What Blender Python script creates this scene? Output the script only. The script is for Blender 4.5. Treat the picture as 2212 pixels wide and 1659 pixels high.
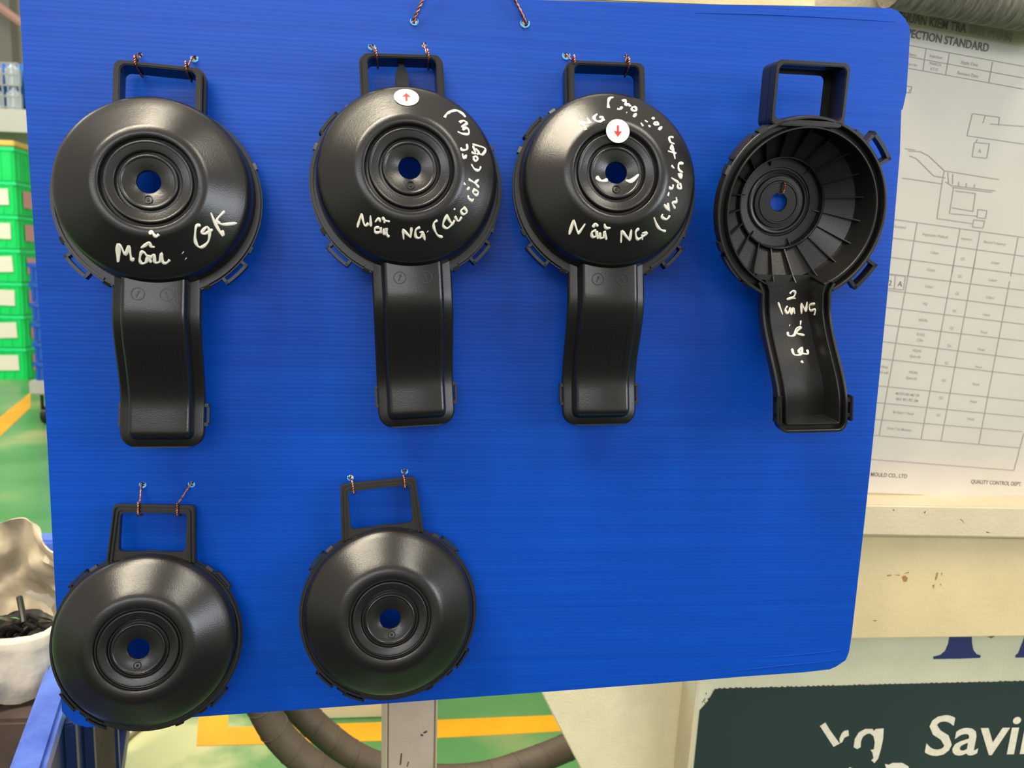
import bpy, bmesh, math, random
from mathutils import Vector, Matrix
from mathutils.bvhtree import BVHTree
from mathutils import noise as mnoise
random.seed(7)
PI = math.pi
sc = bpy.context.scene
C = sc.collection
for o in list(bpy.data.objects): bpy.data.objects.remove(o)

# ------------------------------------------------------------------ camera
CX, CY, F = 1106.0, 829.5, 1660.0
D = 0.72                     # distance camera - board plane
HC = 1.15                    # camera height above the floor
_h = Vector((18906 - CX, 348.8 - CY, F)).normalized()
_v = Vector((774.6 - CX, 12557 - CY, F)).normalized()
_n = _h.cross(_v).normalized()
if _n.z < 0: _n = -_n
_r = _v.cross(_n).normalized()
if _r.x < 0: _r = -_r
MC = Matrix((_r, _n, -_v))   # camera (x right, y down, z forward) -> world
ORG = Vector((0, 0, HC))
cam_d = bpy.data.cameras.new('camera'); cam = bpy.data.objects.new('camera', cam_d); C.objects.link(cam)
ax = MC @ Vector((1, 0, 0)); ay = MC @ Vector((0, -1, 0)); az = MC @ Vector((0, 0, -1))
mw = Matrix((ax, ay, az)).transposed().to_4x4(); mw.translation = ORG
cam.matrix_world = mw
cam_d.sensor_width = 36; cam_d.lens = F / 2212 * 36; cam_d.clip_start = .01; cam_d.clip_end = 200
cam_d.dof.use_dof = True; cam_d.dof.focus_distance = 0.75; cam_d.dof.aperture_fstop = 9
sc.camera = cam

# ------------------------------------------------------------------ light
w = bpy.data.worlds.new('world'); sc.world = w; w.use_nodes = True
wb = w.node_tree.nodes['Background']; wb.inputs[0].default_value = (1.0, .93, .83, 1); wb.inputs[1].default_value = 0.70
sc.view_settings.view_transform = 'Standard'; sc.view_settings.look = 'None'
sc.view_settings.gamma = 1; sc.view_settings.exposure = 0.0; sc.view_settings.use_curve_mapping = False
def area(name, loc, target, sx, sy, power, col):
    l = bpy.data.lights.new(name, 'AREA'); l.shape = 'RECTANGLE'; l.size = sx; l.size_y = sy; l.energy = power; l.color = col
    o = bpy.data.objects.new(name, l); C.objects.link(o); o.location = loc
    o.rotation_euler = (Vector(target) - Vector(loc)).to_track_quat('-Z', 'Y').to_euler()
    return o
area('ceiling_lamp', (-1.5, -.45, 4.6), (-.1, .7, 1.2), .28, 2.6, 190, (1, .88, .68))
area('ceiling_lamp', (-.7, -.5, 4.6), (-.1, .7, 1.2), .08, 2.4, 60, (1, .90, .72))
area('ceiling_lamp', (1.7, -.9, 4.0), (.1, .7, 1.2), .5, 1.6, 55, (1, .92, .78))
area('side_daylight', (4.2, -2.2, 2.0), (.3, .8, 1.1), 2.0, 1.6, 100, (.86, .92, 1.0))
area('board_sheen_fill', (-2.2, -9, 4.4), (0, .8, 1.4), 8, 1.6, 300, (.95, .96, 1.0))  # added fill behind the camera, gives the upper board its sheen
area('hall_lamp', (-4.5, 4.5, 6.0), (-4.5, 7, 0), 3, 5, 330, (1, .97, .9))
area('hall_lamp', (0.1, 2.6, 4.6), (0, 2, 0), 1.6, 1.6, 55, (1, .93, .78))

# ------------------------------------------------------------------ materials
def mat(name, col, rough=.5, metal=0, noise=0, nscale=20, bump=0, bscale=60, spec=.5, col2=None, stretch=None):
    m = bpy.data.materials.new(name); m.use_nodes = True
    nt = m.node_tree; b = nt.nodes['Principled BSDF']
    b.inputs['Base Color'].default_value = (*col, 1); b.inputs['Roughness'].default_value = rough
    b.inputs['Metallic'].default_value = metal; b.inputs['Specular IOR Level'].default_value = spec
    tc = nt.nodes.new('ShaderNodeTexCoord'); src = tc.outputs['Object']
    if stretch:
        mp = nt.nodes.new('ShaderNodeMapping'); mp.inputs['Scale'].default_value = stretch
        nt.links.new(src, mp.inputs[0]); src = mp.outputs[0]
    if noise:
        n = nt.nodes.new('ShaderNodeTexNoise'); n.inputs['Scale'].default_value = nscale; n.inputs['Detail'].default_value = 5
        nt.links.new(src, n.inputs['Vector'])
        r = nt.nodes.new('ShaderNodeValToRGB'); r.color_ramp.elements[0].position = .35; r.color_ramp.elements[1].position = .65
        c2 = col2 or tuple(c * (1 - noise) for c in col)
        r.color_ramp.elements[0].color = (*c2, 1); r.color_ramp.elements[1].color = (*col, 1)
        nt.links.new(n.outputs[0], r.inputs[0]); nt.links.new(r.outputs[0], b.inputs['Base Color'])
    if bump:
        n2 = nt.nodes.new('ShaderNodeTexNoise'); n2.inputs['Scale'].default_value = bscale; n2.inputs['Detail'].default_value = 3
        nt.links.new(src, n2.inputs['Vector'])
        bp = nt.nodes.new('ShaderNodeBump'); bp.inputs['Strength'].default_value = bump; bp.inputs['Distance'].default_value = .002
        nt.links.new(n2.outputs[0], bp.inputs['Height']); nt.links.new(bp.outputs[0], b.inputs['Normal'])
    return m
BLACK = mat('black_plastic', (.0085, .0082, .0075), .27, bump=.06, bscale=900, spec=.5)
BLACK2 = mat('black_plastic_matt', (.009, .0088, .008), .34, bump=.06, bscale=900, spec=.45)
WHITE = mat('white_marker', (.86, .82, .70), .55, noise=.12, nscale=300)
STICK = mat('sticker_paper', (.85, .78, .68), .6, noise=.05, nscale=90)
RED = mat('red_print', (.72, .02, .015), .6)
COPPER = mat('copper_wire', (.62, .30, .22), .3, metal=.9, noise=.5, nscale=300, col2=(.22, .07, .05))
DWIRE = mat('dark_wire', (.02, .02, .04), .5)
CREAM = mat('cream_paint', (.70, .57, .32), .5, noise=.10, nscale=9, bump=.25, bscale=160)
CREAM2 = mat('pale_cream_paint', (.64, .55, .37), .42, noise=.08, nscale=14, bump=.25, bscale=220)
GREYC = mat('greyish_cream_paint', (.64, .62, .44), .5, noise=.10, nscale=12, bump=.2, bscale=160)
POSTM = mat('post_paint', (.56, .45, .33), .5, noise=.18, nscale=14, bump=.2, bscale=150)
BEIGE = mat('beige_plate', (.80, .70, .46), .55, noise=.06, nscale=30, bump=.35, bscale=260)
RUST = mat('rust_chip', (.42, .22, .06), .8, noise=.3, nscale=100)
DIRT = mat('dirt_scratch', (.10, .085, .06), .8, noise=.3, nscale=200)
SIGN = mat('dark_green_vinyl', (.016, .031, .031), .5, noise=.12, nscale=6)
SLET = mat('vinyl_letter', (.74, .68, .54), .6, noise=.10, nscale=120)
NAVY = mat('navy_vinyl', (.018, .026, .13), .5)
PAPER = mat('paper', (.68, .63, .55), .45, noise=.05, nscale=12)
INK = mat('grey_ink', (.20, .18, .165), .7)
INK2 = mat('faded_ink', (.42, .38, .36), .7)
RUBBER = mat('grey_brown_felt', (.27, .24, .18), .85, noise=.55, nscale=40, bump=.8, bscale=120, stretch=(6, 1, 1))
HOSE = mat('hose_rubber', (.09, .066, .042), .6, noise=.2, nscale=30, bump=.3, bscale=300)
SACK = mat('woven_sack', (.62, .57, .47), .6, noise=.15, nscale=12, bump=.6, bscale=60)
SACKIN = mat('sack_lining', (.56, .47, .33), .5, noise=.2, nscale=14, bump=.8, bscale=30)
BLUEW = mat('blue_glossy', (.10, .19, .62), .33, noise=.45, nscale=10, bump=.8, bscale=30, col2=(.03, .08, .40))
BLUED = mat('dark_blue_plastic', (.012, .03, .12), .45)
BLUEC = mat('blue_crate_plastic', (.01, .09, .50), .45, noise=.2, nscale=4)
GREENC = mat('green_crate_plastic', (.0, .72, .14), .45, noise=.25, nscale=2)
GREENT = mat('green_crate_rim', (.01, .80, .22), .45)
YLID = mat('yellow_strap', (.75, .52, .12), .6)
LAB = mat('label_paper', (.80, .77, .62), .7)
PINK = mat('pink_label', (.70, .34, .34), .7)
WALLM = mat('factory_wall_paint', (.50, .47, .38), .7, noise=.12, nscale=1.2)
GREYM = mat('grey_steel', (.40, .42, .38), .5, noise=.15, nscale=5)
BROWN = mat('dark_cardboard', (.09, .06, .045), .8, noise=.4, nscale=18)
TAPE = mat('floor_tape_yellow', (.85, .40, .012), .5, noise=.18, nscale=5, bump=.2, bscale=30)
CABLE = mat('grey_cable', (.20, .18, .11), .6)
HOLEB = mat('hole_burr', (.10, .42, .85), .45)

def board_mat():
    m = bpy.data.materials.new('corrugated_blue_plastic'); m.use_nodes = True; nt = m.node_tree
    b = nt.nodes['Principled BSDF']
    b.inputs['Roughness'].default_value = .42; b.inputs['Specular IOR Level'].default_value = .38
    tc = nt.nodes.new('ShaderNodeTexCoord')
    wv = nt.nodes.new('ShaderNodeTexWave'); wv.bands_direction = 'Z'; wv.inputs['Scale'].default_value = 78; wv.inputs['Distortion'].default_value = .35
    wv.inputs['Detail'].default_value = 2; wv.inputs['Detail Scale'].default_value = .3
    nt.links.new(tc.outputs['Object'], wv.inputs['Vector'])
    mp = nt.nodes.new('ShaderNodeMapping'); mp.inputs['Scale'].default_value = (2.2, 1, 90)
    nt.links.new(tc.outputs['Object'], mp.inputs[0])
    n = nt.nodes.new('ShaderNodeTexNoise'); n.inputs['Scale'].default_value = 1.4; n.inputs['Detail'].default_value = 5
    nt.links.new(mp.outputs[0], n.inputs['Vector'])
    r = nt.nodes.new('ShaderNodeValToRGB')
    r.color_ramp.elements[0].position = .25; r.color_ramp.elements[0].color = (.0, .064, .43, 1)
    r.color_ramp.elements[1].position = .8; r.color_ramp.elements[1].color = (.0, .088, .54, 1)
    nt.links.new(n.outputs[0], r.inputs[0]); nt.links.new(r.outputs[0], b.inputs['Base Color'])
    mx = nt.nodes.new('ShaderNodeMath'); mx.operation = 'MULTIPLY_ADD'; mx.inputs[1].default_value = .6
    nt.links.new(n.outputs[0], mx.inputs[0]); nt.links.new(wv.outputs['Fac'], mx.inputs[2])
    tr = nt.nodes.new('ShaderNodeBsdfTranslucent'); tr.inputs[0].default_value = (.02, .30, 1.0, 1)
    mxs = nt.nodes.new('ShaderNodeMixShader'); mxs.inputs[0].default_value = .30
    nt.links.new(b.outputs[0], mxs.inputs[1]); nt.links.new(tr.outputs[0], mxs.inputs[2]); nt.links.new(mxs.outputs[0], nt.nodes['Material Output'].inputs[0])
    bp = nt.nodes.new('ShaderNodeBump'); bp.inputs['Strength'].default_value = .10; bp.inputs['Distance'].default_value = .0004
    nt.links.new(mx.outputs[0], bp.inputs['Height']); nt.links.new(bp.outputs[0], b.inputs['Normal'])
    return m
BOARD = board_mat()

def floor_mat():
    m = bpy.data.materials.new('green_epoxy'); m.use_nodes = True; nt = m.node_tree; b = nt.nodes['Principled BSDF']
    b.inputs['Roughness'].default_value = .28
    tc = nt.nodes.new('ShaderNodeTexCoord')
    n = nt.nodes.new('ShaderNodeTexNoise'); n.inputs['Scale'].default_value = 1.6; n.inputs['Detail'].default_value = 6
    nt.links.new(tc.outputs['Object'], n.inputs['Vector'])
    r = nt.nodes.new('ShaderNodeValToRGB')
    e = r.color_ramp.elements
    e[0].position = .36; e[0].color = (.06, .22, .07, 1)
    e[1].position = .72; e[1].color = (.34, .36, .16, 1)
    k = e.new(.55); k.color = (.11, .28, .10, 1)
    nt.links.new(n.outputs[0], r.inputs[0])
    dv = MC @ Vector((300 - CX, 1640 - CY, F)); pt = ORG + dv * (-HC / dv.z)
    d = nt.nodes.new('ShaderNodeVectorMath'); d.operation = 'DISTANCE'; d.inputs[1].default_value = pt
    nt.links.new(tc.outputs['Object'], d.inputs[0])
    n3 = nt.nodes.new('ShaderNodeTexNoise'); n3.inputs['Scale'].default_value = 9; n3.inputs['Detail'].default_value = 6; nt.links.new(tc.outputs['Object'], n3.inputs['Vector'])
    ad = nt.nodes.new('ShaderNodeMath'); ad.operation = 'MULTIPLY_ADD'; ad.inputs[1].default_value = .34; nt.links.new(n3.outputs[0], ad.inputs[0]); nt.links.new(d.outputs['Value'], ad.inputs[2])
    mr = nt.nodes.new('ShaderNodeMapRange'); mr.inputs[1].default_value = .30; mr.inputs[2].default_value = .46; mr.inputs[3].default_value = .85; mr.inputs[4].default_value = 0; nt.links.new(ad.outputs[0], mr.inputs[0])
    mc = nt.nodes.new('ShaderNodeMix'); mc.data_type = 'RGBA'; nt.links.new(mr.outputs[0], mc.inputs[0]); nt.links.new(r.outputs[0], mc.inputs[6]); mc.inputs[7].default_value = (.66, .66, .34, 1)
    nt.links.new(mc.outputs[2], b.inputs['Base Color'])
    return m
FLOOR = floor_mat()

# ------------------------------------------------------------------ geometry helpers
def ray(px, py): return MC @ Vector((px - CX, py - CY, F))
def P(px, py, Y):                       # point of the vertical plane at distance Y
    d = ray(px, py); return ORG + d * (Y / d.y)
def G(px, py, z=0.0):                   # point of the horizontal plane at height z
    d = ray(px, py); return ORG + d * ((z - HC) / d.z)
def finish(name, bm, m, parent=None, smooth=True, ang=35, mw=None):
    bmesh.ops.recalc_face_normals(bm, faces=bm.faces)
    me = bpy.data.meshes.new(name); bm.to_mesh(me); bm.free()
    if m: me.materials.append(m)
    if smooth:
        for p in me.polygons: p.use_smooth = True
        me.set_sharp_from_angle(angle=math.radians(ang))
    o = bpy.data.objects.new(name, me); C.objects.link(o)
    if parent is not None: o.parent = parent
    elif mw is not None: o.matrix_world = mw
    return o
def tag(o, label=None, cat=None, group=None, kind=None):
    if label: o['label'] = label
    if cat: o['category'] = cat
    if group: o['group'] = group
    if kind: o['kind'] = kind
    return o
def empty(name, mwx, label, cat, group=None):
    o = bpy.data.objects.new(name, None); C.objects.link(o); o.matrix_world = mwx; o.empty_display_size = .02
    return tag(o, label, cat, group)
def at_origin(o):                       # move mesh object's origin to its bounding centre
    me = o.data
    n = len(me.vertices)
    c = sum((v.co for v in me.vertices), Vector()) / n
    me.transform(Matrix.Translation(-c)); o.location = o.location + c
    return o
def box(bm, lo, hi, M=None, bev=0):
    a, b = Vector(lo), Vector(hi)
    r = bmesh.ops.create_cube(bm, size=1)
    vs = r['verts']
    for v in vs: v.co = Vector((a[i] + (v.co[i] + .5) * (b[i] - a[i]) for i in range(3)))
    if bev:
        es = list({e for v in vs for e in v.link_edges})
        rr = bmesh.ops.bevel(bm, geom=es, offset=bev, segments=2, affect='EDGES', clamp_overlap=True)
        vs = list({v for f in rr['faces'] for v in f.verts} | {v for v in vs if v.is_valid})
    if M is not None:
        for v in vs: v.co = M @ v.co
    return vs
def fill(bm, loops, z=0.0):
    es = []
    if len(loops) == 2 and len(loops[0]) == len(loops[1]):      # ring of quads
        A, B = ([bm.verts.new((p[0], p[1], z)) for p in lp] for lp in loops); n = len(A)
        return [bm.faces.new((A[i], A[(i + 1) % n], B[(i + 1) % n], B[i])) for i in range(n)]
    for lp in loops:
        vs = [bm.verts.new((p[0], p[1], z)) for p in lp]
        es += [bm.edges.new((vs[i], vs[(i + 1) % len(vs)])) for i in range(len(vs))]
    r = bmesh.ops.triangle_fill(bm, use_beauty=True, use_dissolve=False, edges=es)
    return [g for g in r['geom'] if isinstance(g, bmesh.types.BMFace)]
def plate(loops, z0, z1, bev=0.0):
    bm = bmesh.new()
    fs = fill(bm, loops, z0)
    r = bmesh.ops.extrude_face_region(bm, geom=fs)
    for v in [g for g in r['geom'] if isinstance(g, bmesh.types.BMVert)]: v.co.z = z1
    bmesh.ops.recalc_face_normals(bm, faces=bm.faces)
    if bev:
        es = [e for e in bm.edges if len(e.link_faces) == 2 and e.calc_face_angle(0) > 1.2 and abs(e.verts[0].co.z - e.verts[1].co.z) < 1e-6]
        bmesh.ops.bevel(bm, geom=es, offset=bev, segments=2, affect='EDGES', clamp_overlap=True)
    return bm
def rrect(x0, y0, x1, y1, r, n=6):
    pts = []
    for cx, cy, a in ((x1 - r, y1 - r, 0), (x0 + r, y1 - r, 90), (x0 + r, y0 + r, 180), (x1 - r, y0 + r, 270)):
        for k in range(n + 1):
            t = math.radians(a + 90 * k / n); pts.append((cx + r * math.cos(t), cy + r * math.sin(t)))
    return pts
def circ(cx, cy, r, n=48): return [(cx + r * math.cos(2 * PI * k / n), cy + r * math.sin(2 * PI * k / n)) for k in range(n)]
def lathe(bm, prof, n=128, a0=0, a1=360, closed=True):
    full = abs(a1 - a0 - 360) < 1e-6
    cols = n if full else n + 1
    rings = []
    for r, z in prof:
        rings.append([bm.verts.new((r * math.cos(math.radians(a0 + (a1 - a0) * k / n)), r * math.sin(math.radians(a0 + (a1 - a0) * k / n)), z)) for k in range(cols)])
    m = len(prof)
    for i in range(m if closed else m - 1):
        A, B = rings[i], rings[(i + 1) % m]
        for k in range(n):
            k2 = (k + 1) % cols
            bm.faces.new((A[k], A[k2], B[k2], B[k]))
    if not full and closed:
        bm.faces.new([rg[0] for rg in rings]); bm.faces.new([rg[-1] for rg in reversed(rings)])
def loft(bm, secs, cap=True, closed=True):
    rs = [[bm.verts.new(p) for p in s] for s in secs]
    n = len(rs[0])
    for i in range(len(rs) - 1):
        for k in range(n if closed else n - 1):
            bm.faces.new((rs[i][k], rs[i][(k + 1) % n], rs[i + 1][(k + 1) % n], rs[i + 1][k]))
    if cap and closed:
        bm.faces.new(rs[0]); bm.faces.new(list(reversed(rs[-1])))
def spline(pts, n=8):
    pts = [Vector(p) for p in pts]
    if len(pts) < 3: 
        return [pts[0].lerp(pts[-1], k / n) for k in range(n + 1)]
    out = []
    for i in range(len(pts) - 1):
        p0 = pts[max(i - 1, 0)]; p1 = pts[i]; p2 = pts[i + 1]; p3 = pts[min(i + 2, len(pts) - 1)]
        for k in range(n):
            t = k / n
            out.append(.5 * ((2 * p1) + (p2 - p0) * t + (2 * p0 - 5 * p1 + 4 * p2 - p3) * t * t + (3 * p1 - p0 - 3 * p2 + p3) * t ** 3))
    out.append(pts[-1]); return out
def frames(path):
    T = [((path[min(i + 1, len(path) - 1)] - path[max(i - 1, 0)])).normalized() for i in range(len(path))]
    ref = Vector((0, 0, 1)) if abs(T[0].z) < .9 else Vector((1, 0, 0))
    N = [(ref - T[0] * ref.dot(T[0])).normalized()]
    for i in range(1, len(path)):
        v = N[-1] - T[i] * N[-1].dot(T[i]); N.append(v.normalized())
    return T, N
def tube(bm, path, r, n=8, rfun=None):
    T, N = frames(path)
    secs = []
    for i, p in enumerate(path):
        B = T[i].cross(N[i]); rr = rfun(i) if rfun else r
        secs.append([p + (N[i] * math.cos(2 * PI * k / n) + B * math.sin(2 * PI * k / n)) * rr for k in range(n)])
    loft(bm, secs)
def twisted(bm, pts, r=.0006, off=.00055, pitch=.0042):
    path = spline(pts, 14)
    T, N = frames(path)
    L = [0]
    for i in range(1, len(path)): L.append(L[-1] + (path[i] - path[i - 1]).length)
    for s in (0, PI):
        q = []
        for i, p in enumerate(path):
            a = s + L[i] / pitch * 2 * PI; q.append(p + (N[i] * math.cos(a) + T[i].cross(N[i]) * math.sin(a)) * off)
        tube(bm, q, r, 6)

# ------------------------------------------------------------------ setting: hall floor and walls
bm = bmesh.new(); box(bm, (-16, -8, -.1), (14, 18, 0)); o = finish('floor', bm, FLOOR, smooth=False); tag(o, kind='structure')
bm = bmesh.new(); box(bm, (-16, 12.5, 0), (14, 12.7, 7)); o = finish('wall_back', bm, WALLM, smooth=False); tag(o, kind='structure')
bm = bmesh.new(); box(bm, (-3.4, -3.4, .0005), (2.6, .55, .014), bev=.004); tag(at_origin(finish('added_dark_mat', bm, mat('dark_helper_mat', (.016, .018, .022), .8), smooth=False)), 'added dark mat on the floor in front of the board, out of view, keeping the cover undersides dark', 'mat')  # added out of view so the undersides of the covers stay dark
def floor_poly(name, pts, m, h=.0015):
    bm = bmesh.new(); vs = [bm.verts.new(G(x, y, 0)) for x, y in pts]; f = bm.faces.new(vs)
    r = bmesh.ops.extrude_face_region(bm, geom=[f])
    for v in [g for g in r['geom'] if isinstance(g, bmesh.types.BMVert)]: v.co.z = h
    return at_origin(finish(name, bm, m, smooth=False))
o = floor_poly('floor_tape', [(424, 1612), (430, 1540), (495, 1520), (492, 1572), (850, 1560), (1215, 1545), (1330, 1540), (1330, 1576), (1215, 1580), (850, 1600)], TAPE)
tag(o, 'yellow tape line with a corner on the green floor below the blue board', 'floor tape')
o = floor_poly('floor_tape', [(-80, 965), (-80, 1020), (66, 880), (66, 848)], TAPE)
tag(o, 'yellow diagonal tape line on the floor in front of the green crates', 'floor tape')
# cable on the floor
bm = bmesh.new(); tube(bm, spline([G(*p, .006) for p in ((330, 1555), (300, 1575), (272, 1600), (252, 1635), (245, 1680), (246, 1740))]), .006, 8)
tag(at_origin(finish('floor_cable', bm, CABLE)), 'thin grey cable curving over the pale floor beneath the lower left cover', 'cable')

# ------------------------------------------------------------------ far left: shelf, crates
def dirbox(name, px0, px1, py0, py1, Y, depth, m, bev=.004, parent=None):
    a = P(px0, py1, Y); b = P(px1, py0, Y)
    bm = bmesh.new(); box(bm, (a.x, Y, a.z), (b.x, Y + depth, b.z), bev=bev)
    return finish(name, bm, m, parent, smooth=False)
def crate(name, x0, x1, z0, z1, Y, depth, m, mrim, label, group, lab=None, rl=0):
    e = empty(name, Matrix.Translation(((x0 + x1) / 2, Y + depth / 2, z0)), label, 'crate', group)
    W = (x1 - x0) / 2; Dp = depth / 2; H = z1 - z0
    bm = bmesh.new(); t = .012
    box(bm, (-W + .01, -Dp + .01, 0), (W - .01, Dp - .01, .012))
    for s in (-1, 1):
        box(bm, (s * (W - .015) - t / 2, -Dp + .015, .012), (s * (W - .015) + t / 2, Dp - .015, H - .02))
        box(bm, (-W + .022, s * (Dp - .015) - t / 2, .012), (W - .022, s * (Dp - .015) + t / 2, H - .02))
    for k in range(-3, 4):
        for s in (-1, 1):
            box(bm, (k * W / 3.4 - .006, s * (Dp - .008) - .008, .02), (k * W / 3.4 + .006, s * (Dp - .008) + .008, H - .03))
    for k in range(-1, 2):
        for s in (-1, 1):
            box(bm, (s * (W - .008) - .008, k * Dp / 1.6 - .006, .02), (s * (W - .008) + .008, k * Dp / 1.6 + .006, H - .03))
    finish('body', bm, m, e, smooth=False)
    bm = bmesh.new()
    lo = [(-W, -Dp), (W, -Dp), (W, Dp), (-W, Dp)]; li = [(-W + .03, -Dp + .03), (W - .03, -Dp + .03), (W - .03, Dp - .03), (-W + .03, Dp - .03)]
    bm.free(); bm = plate([lo, li], H - .035, H - .003); finish('rim', bm, mrim, e, smooth=False)
    if lab:
        u0, u1, v0, v1 = lab
        bm = bmesh.new(); Mx = Matrix.Rotation(random.uniform(-.06, .06), 4, 'Y')
        box(bm, (-(u1 - u0) / 2, -.002, -(v1 - v0) / 2), ((u1 - u0) / 2, 0, (v1 - v0) / 2), M=Matrix.Translation(((u0 + u1) / 2, -Dp - .002, (v0 + v1) / 2)) @ Mx)
        finish('paper_label', bm, LAB, e, smooth=False)
        bm = bmesh.new(); box(bm, (W + .001, -Dp + rl, H * .25), (W + .004, -Dp + rl + .16, H * .75))
        finish('side_label', bm, PINK, e, smooth=False)
    return e
Yc = 7.9
zf = P(20, 812, Yc).z; zt = P(20, 316, Yc).z; step = zt / 7
pos = ['bottom crate', 'second crate from the floor', 'third crate from the floor', 'middle crate', 'third crate from the top', 'second crate from the top', 'topmost without paper label']
xr = P(40, 500, Yc).x
for k in range(7):
    crate('plastic_crate', xr - .62, xr + .0, k * step, (k + 1) * step - .004, Yc, .45, GREENC, GREENT,
          'green plastic crate, %s of the tall stack at the left edge' % pos[k], 'green crates in the stack', lab=(-.02, .24, .09, .24) if k < 6 else None, rl=.12)
bm = bmesh.new(); box(bm, (xr - .62, Yc - .005, zt), (xr + .01, Yc + .46, zt + .055), bev=.01)
tag(at_origin(finish('crate_cover', bm, YLID, smooth=False)), 'yellowish cover lying on top of the green crate stack', 'cover')
# blue crates on a dolly
Yb = 5.7
zb0 = P(70, 822, Yb).z; zb1 = P(70, 566, Yb).z; xb = P(66, 700, Yb).x
e = empty('crate_dolly', Matrix.Translation((xb + .26, Yb + .25, 0)), 'grey crate dolly with casters under the blue crates', 'dolly')
bm = bmesh.new(); box(bm, (-.29, -.27, zb0 - .10), (.30, .27, zb0), bev=.01); finish('deck', bm, GREYM, e, smooth=False)
for sx in (-.21, .21):
    for sy in (-.2, .2):
        bm = bmesh.new(); tube(bm, [Vector((sx - .02, sy, .06)), Vector((sx + .02, sy, .06))], .06, 16); 
        box(bm, (sx - .03, sy - .02, .06), (sx - .024, sy + .02, zb0 - .10)); box(bm, (sx + .024, sy - .02, .06), (sx + .03, sy + .02, zb0 - .10)); finish('caster', bm, BLACK2, e)
st = (zb1 - zb0) / 6
posb = ['resting on the dolly', 'second from the bottom', 'third from the bottom', 'third from the top', 'second from the top', 'topmost']
for k in range(6):
    crate('plastic_crate', xb, xb + .5, zb0 + k * st, zb0 + (k + 1) * st - .003, Yb, .5, BLUEC, BLUEC,
          'blue plastic crate, %s of the stack behind the left board edge' % posb[k], 'blue crates on the dolly')
# shelf with blue tub and bottles
Ys = 9.0
e = empty('storage_rack', Matrix.Translation((P(0, 250, Ys).x, Ys, 0)), 'grey steel storage rack above the green crates', 'rack')
ex = e.location.x
a = P(-200, 275, Ys); b = P(64, 237, Ys)
bm = bmesh.new(); box(bm, (a.x - ex, 0, a.z + .0), (b.x - ex, .06, b.z)); BEAM = mat('pale_beam', (.50, .50, .44), .5); finish('beam', bm, BEAM, e, smooth=False)
bm = bmesh.new(); box(bm, (a.x - ex, .9, a.z), (b.x - ex, .96, b.z)); finish('beam', bm, BEAM, e, smooth=False)
bm = bmesh.new(); box(bm, (a.x - ex, .06, b.z - .03), (b.x - ex, .9, b.z)); finish('shelf_panel', bm, GREYM, e, smooth=False)
for xx, yy in ((b.x - ex, 0), (b.x - ex, .9), (a.x - ex - .08, 0), (a.x - ex - .08, .9)):
    bm = bmesh.new(); box(bm, (xx, yy, 0), (xx + .08, yy + .06, 5)); finish('upright', bm, GREYM, e, smooth=False)
zs = b.z
xa = P(-60, 200, Ys).x; xb2 = P(40, 200, Ys).x; zb = P(20, 118, Ys).z
bm = bmesh.new(); box(bm, (xa, Ys + .30, zs), (xb2, Ys + .8, zb), bev=.08)
tag(at_origin(finish('blue_drum', bm, mat('blue_drum_plastic', (.03, .17, .55), .4), smooth=True)), 'big blue plastic container standing on the rack shelf', 'container')
e = empty('wire_basket', Matrix.Translation(((xa + xb2) / 2, Ys + .15, zs)), 'wire mesh basket in front of the blue container on the rack', 'basket')
W = (xb2 - xa) / 2; H = (zb - zs) * .86
for k in range(9):
    bm = bmesh.new(); x = -W + k * W / 4; tube(bm, [Vector((x, -.12, .01)), Vector((x, -.12, H))], .008, 6); finish('wire', bm, GREYM, e)
for k in range(5):
    bm = bmesh.new(); z = .02 + k * H / 4.2; tube(bm, [Vector((-W, -.12, z)), Vector((W, -.12, z))], .008, 6); finish('wire', bm, GREYM, e)
for j in range(2):
    for k in range(5):
        bm = bmesh.new(); lathe(bm, [(.001, 0), (.07, 0), (.075, .03), (.075, .17), (.03, .21), (.03, .235), (.001, .235)], 16, closed=False)
        o = finish('bottle', bm, mat('milky_plastic', (.62, .70, .78), .3) if (j + k) == 0 else bpy.data.materials['milky_plastic'], mw=Matrix.Translation((xb2 - .12 - k * .19, Ys + .15, zs + .012 + j * .25)))
        tag(o, 'milky white bottle in the %s row of the wire basket, %s from its right end' % (('lower', 'upper')[j], ('first', 'second', 'third', 'fourth', 'fifth')[k]), 'bottle', 'bottles in the wire basket')
# steel column and brace in front of the far wall
x = P(16, 60, 12.2).x
bm = bmesh.new(); box(bm, (x - .09, 12.1, 0), (x + .09, 12.3, 7)); tag(at_origin(finish('steel_column', bm, mat('dark_column', (.22, .21, .18), .6), smooth=False)), 'dark grey steel column in front of the far wall', 'column')
bm = bmesh.new(); tube(bm, [P(-40, -12, 11.7), P(60, 60, 11.7)], .06, 8); tag(at_origin(finish('pipe', bm, mat('pink_pipe', (.50, .30, .24), .6))), 'reddish pipe sloping across the far wall', 'pipe')

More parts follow.
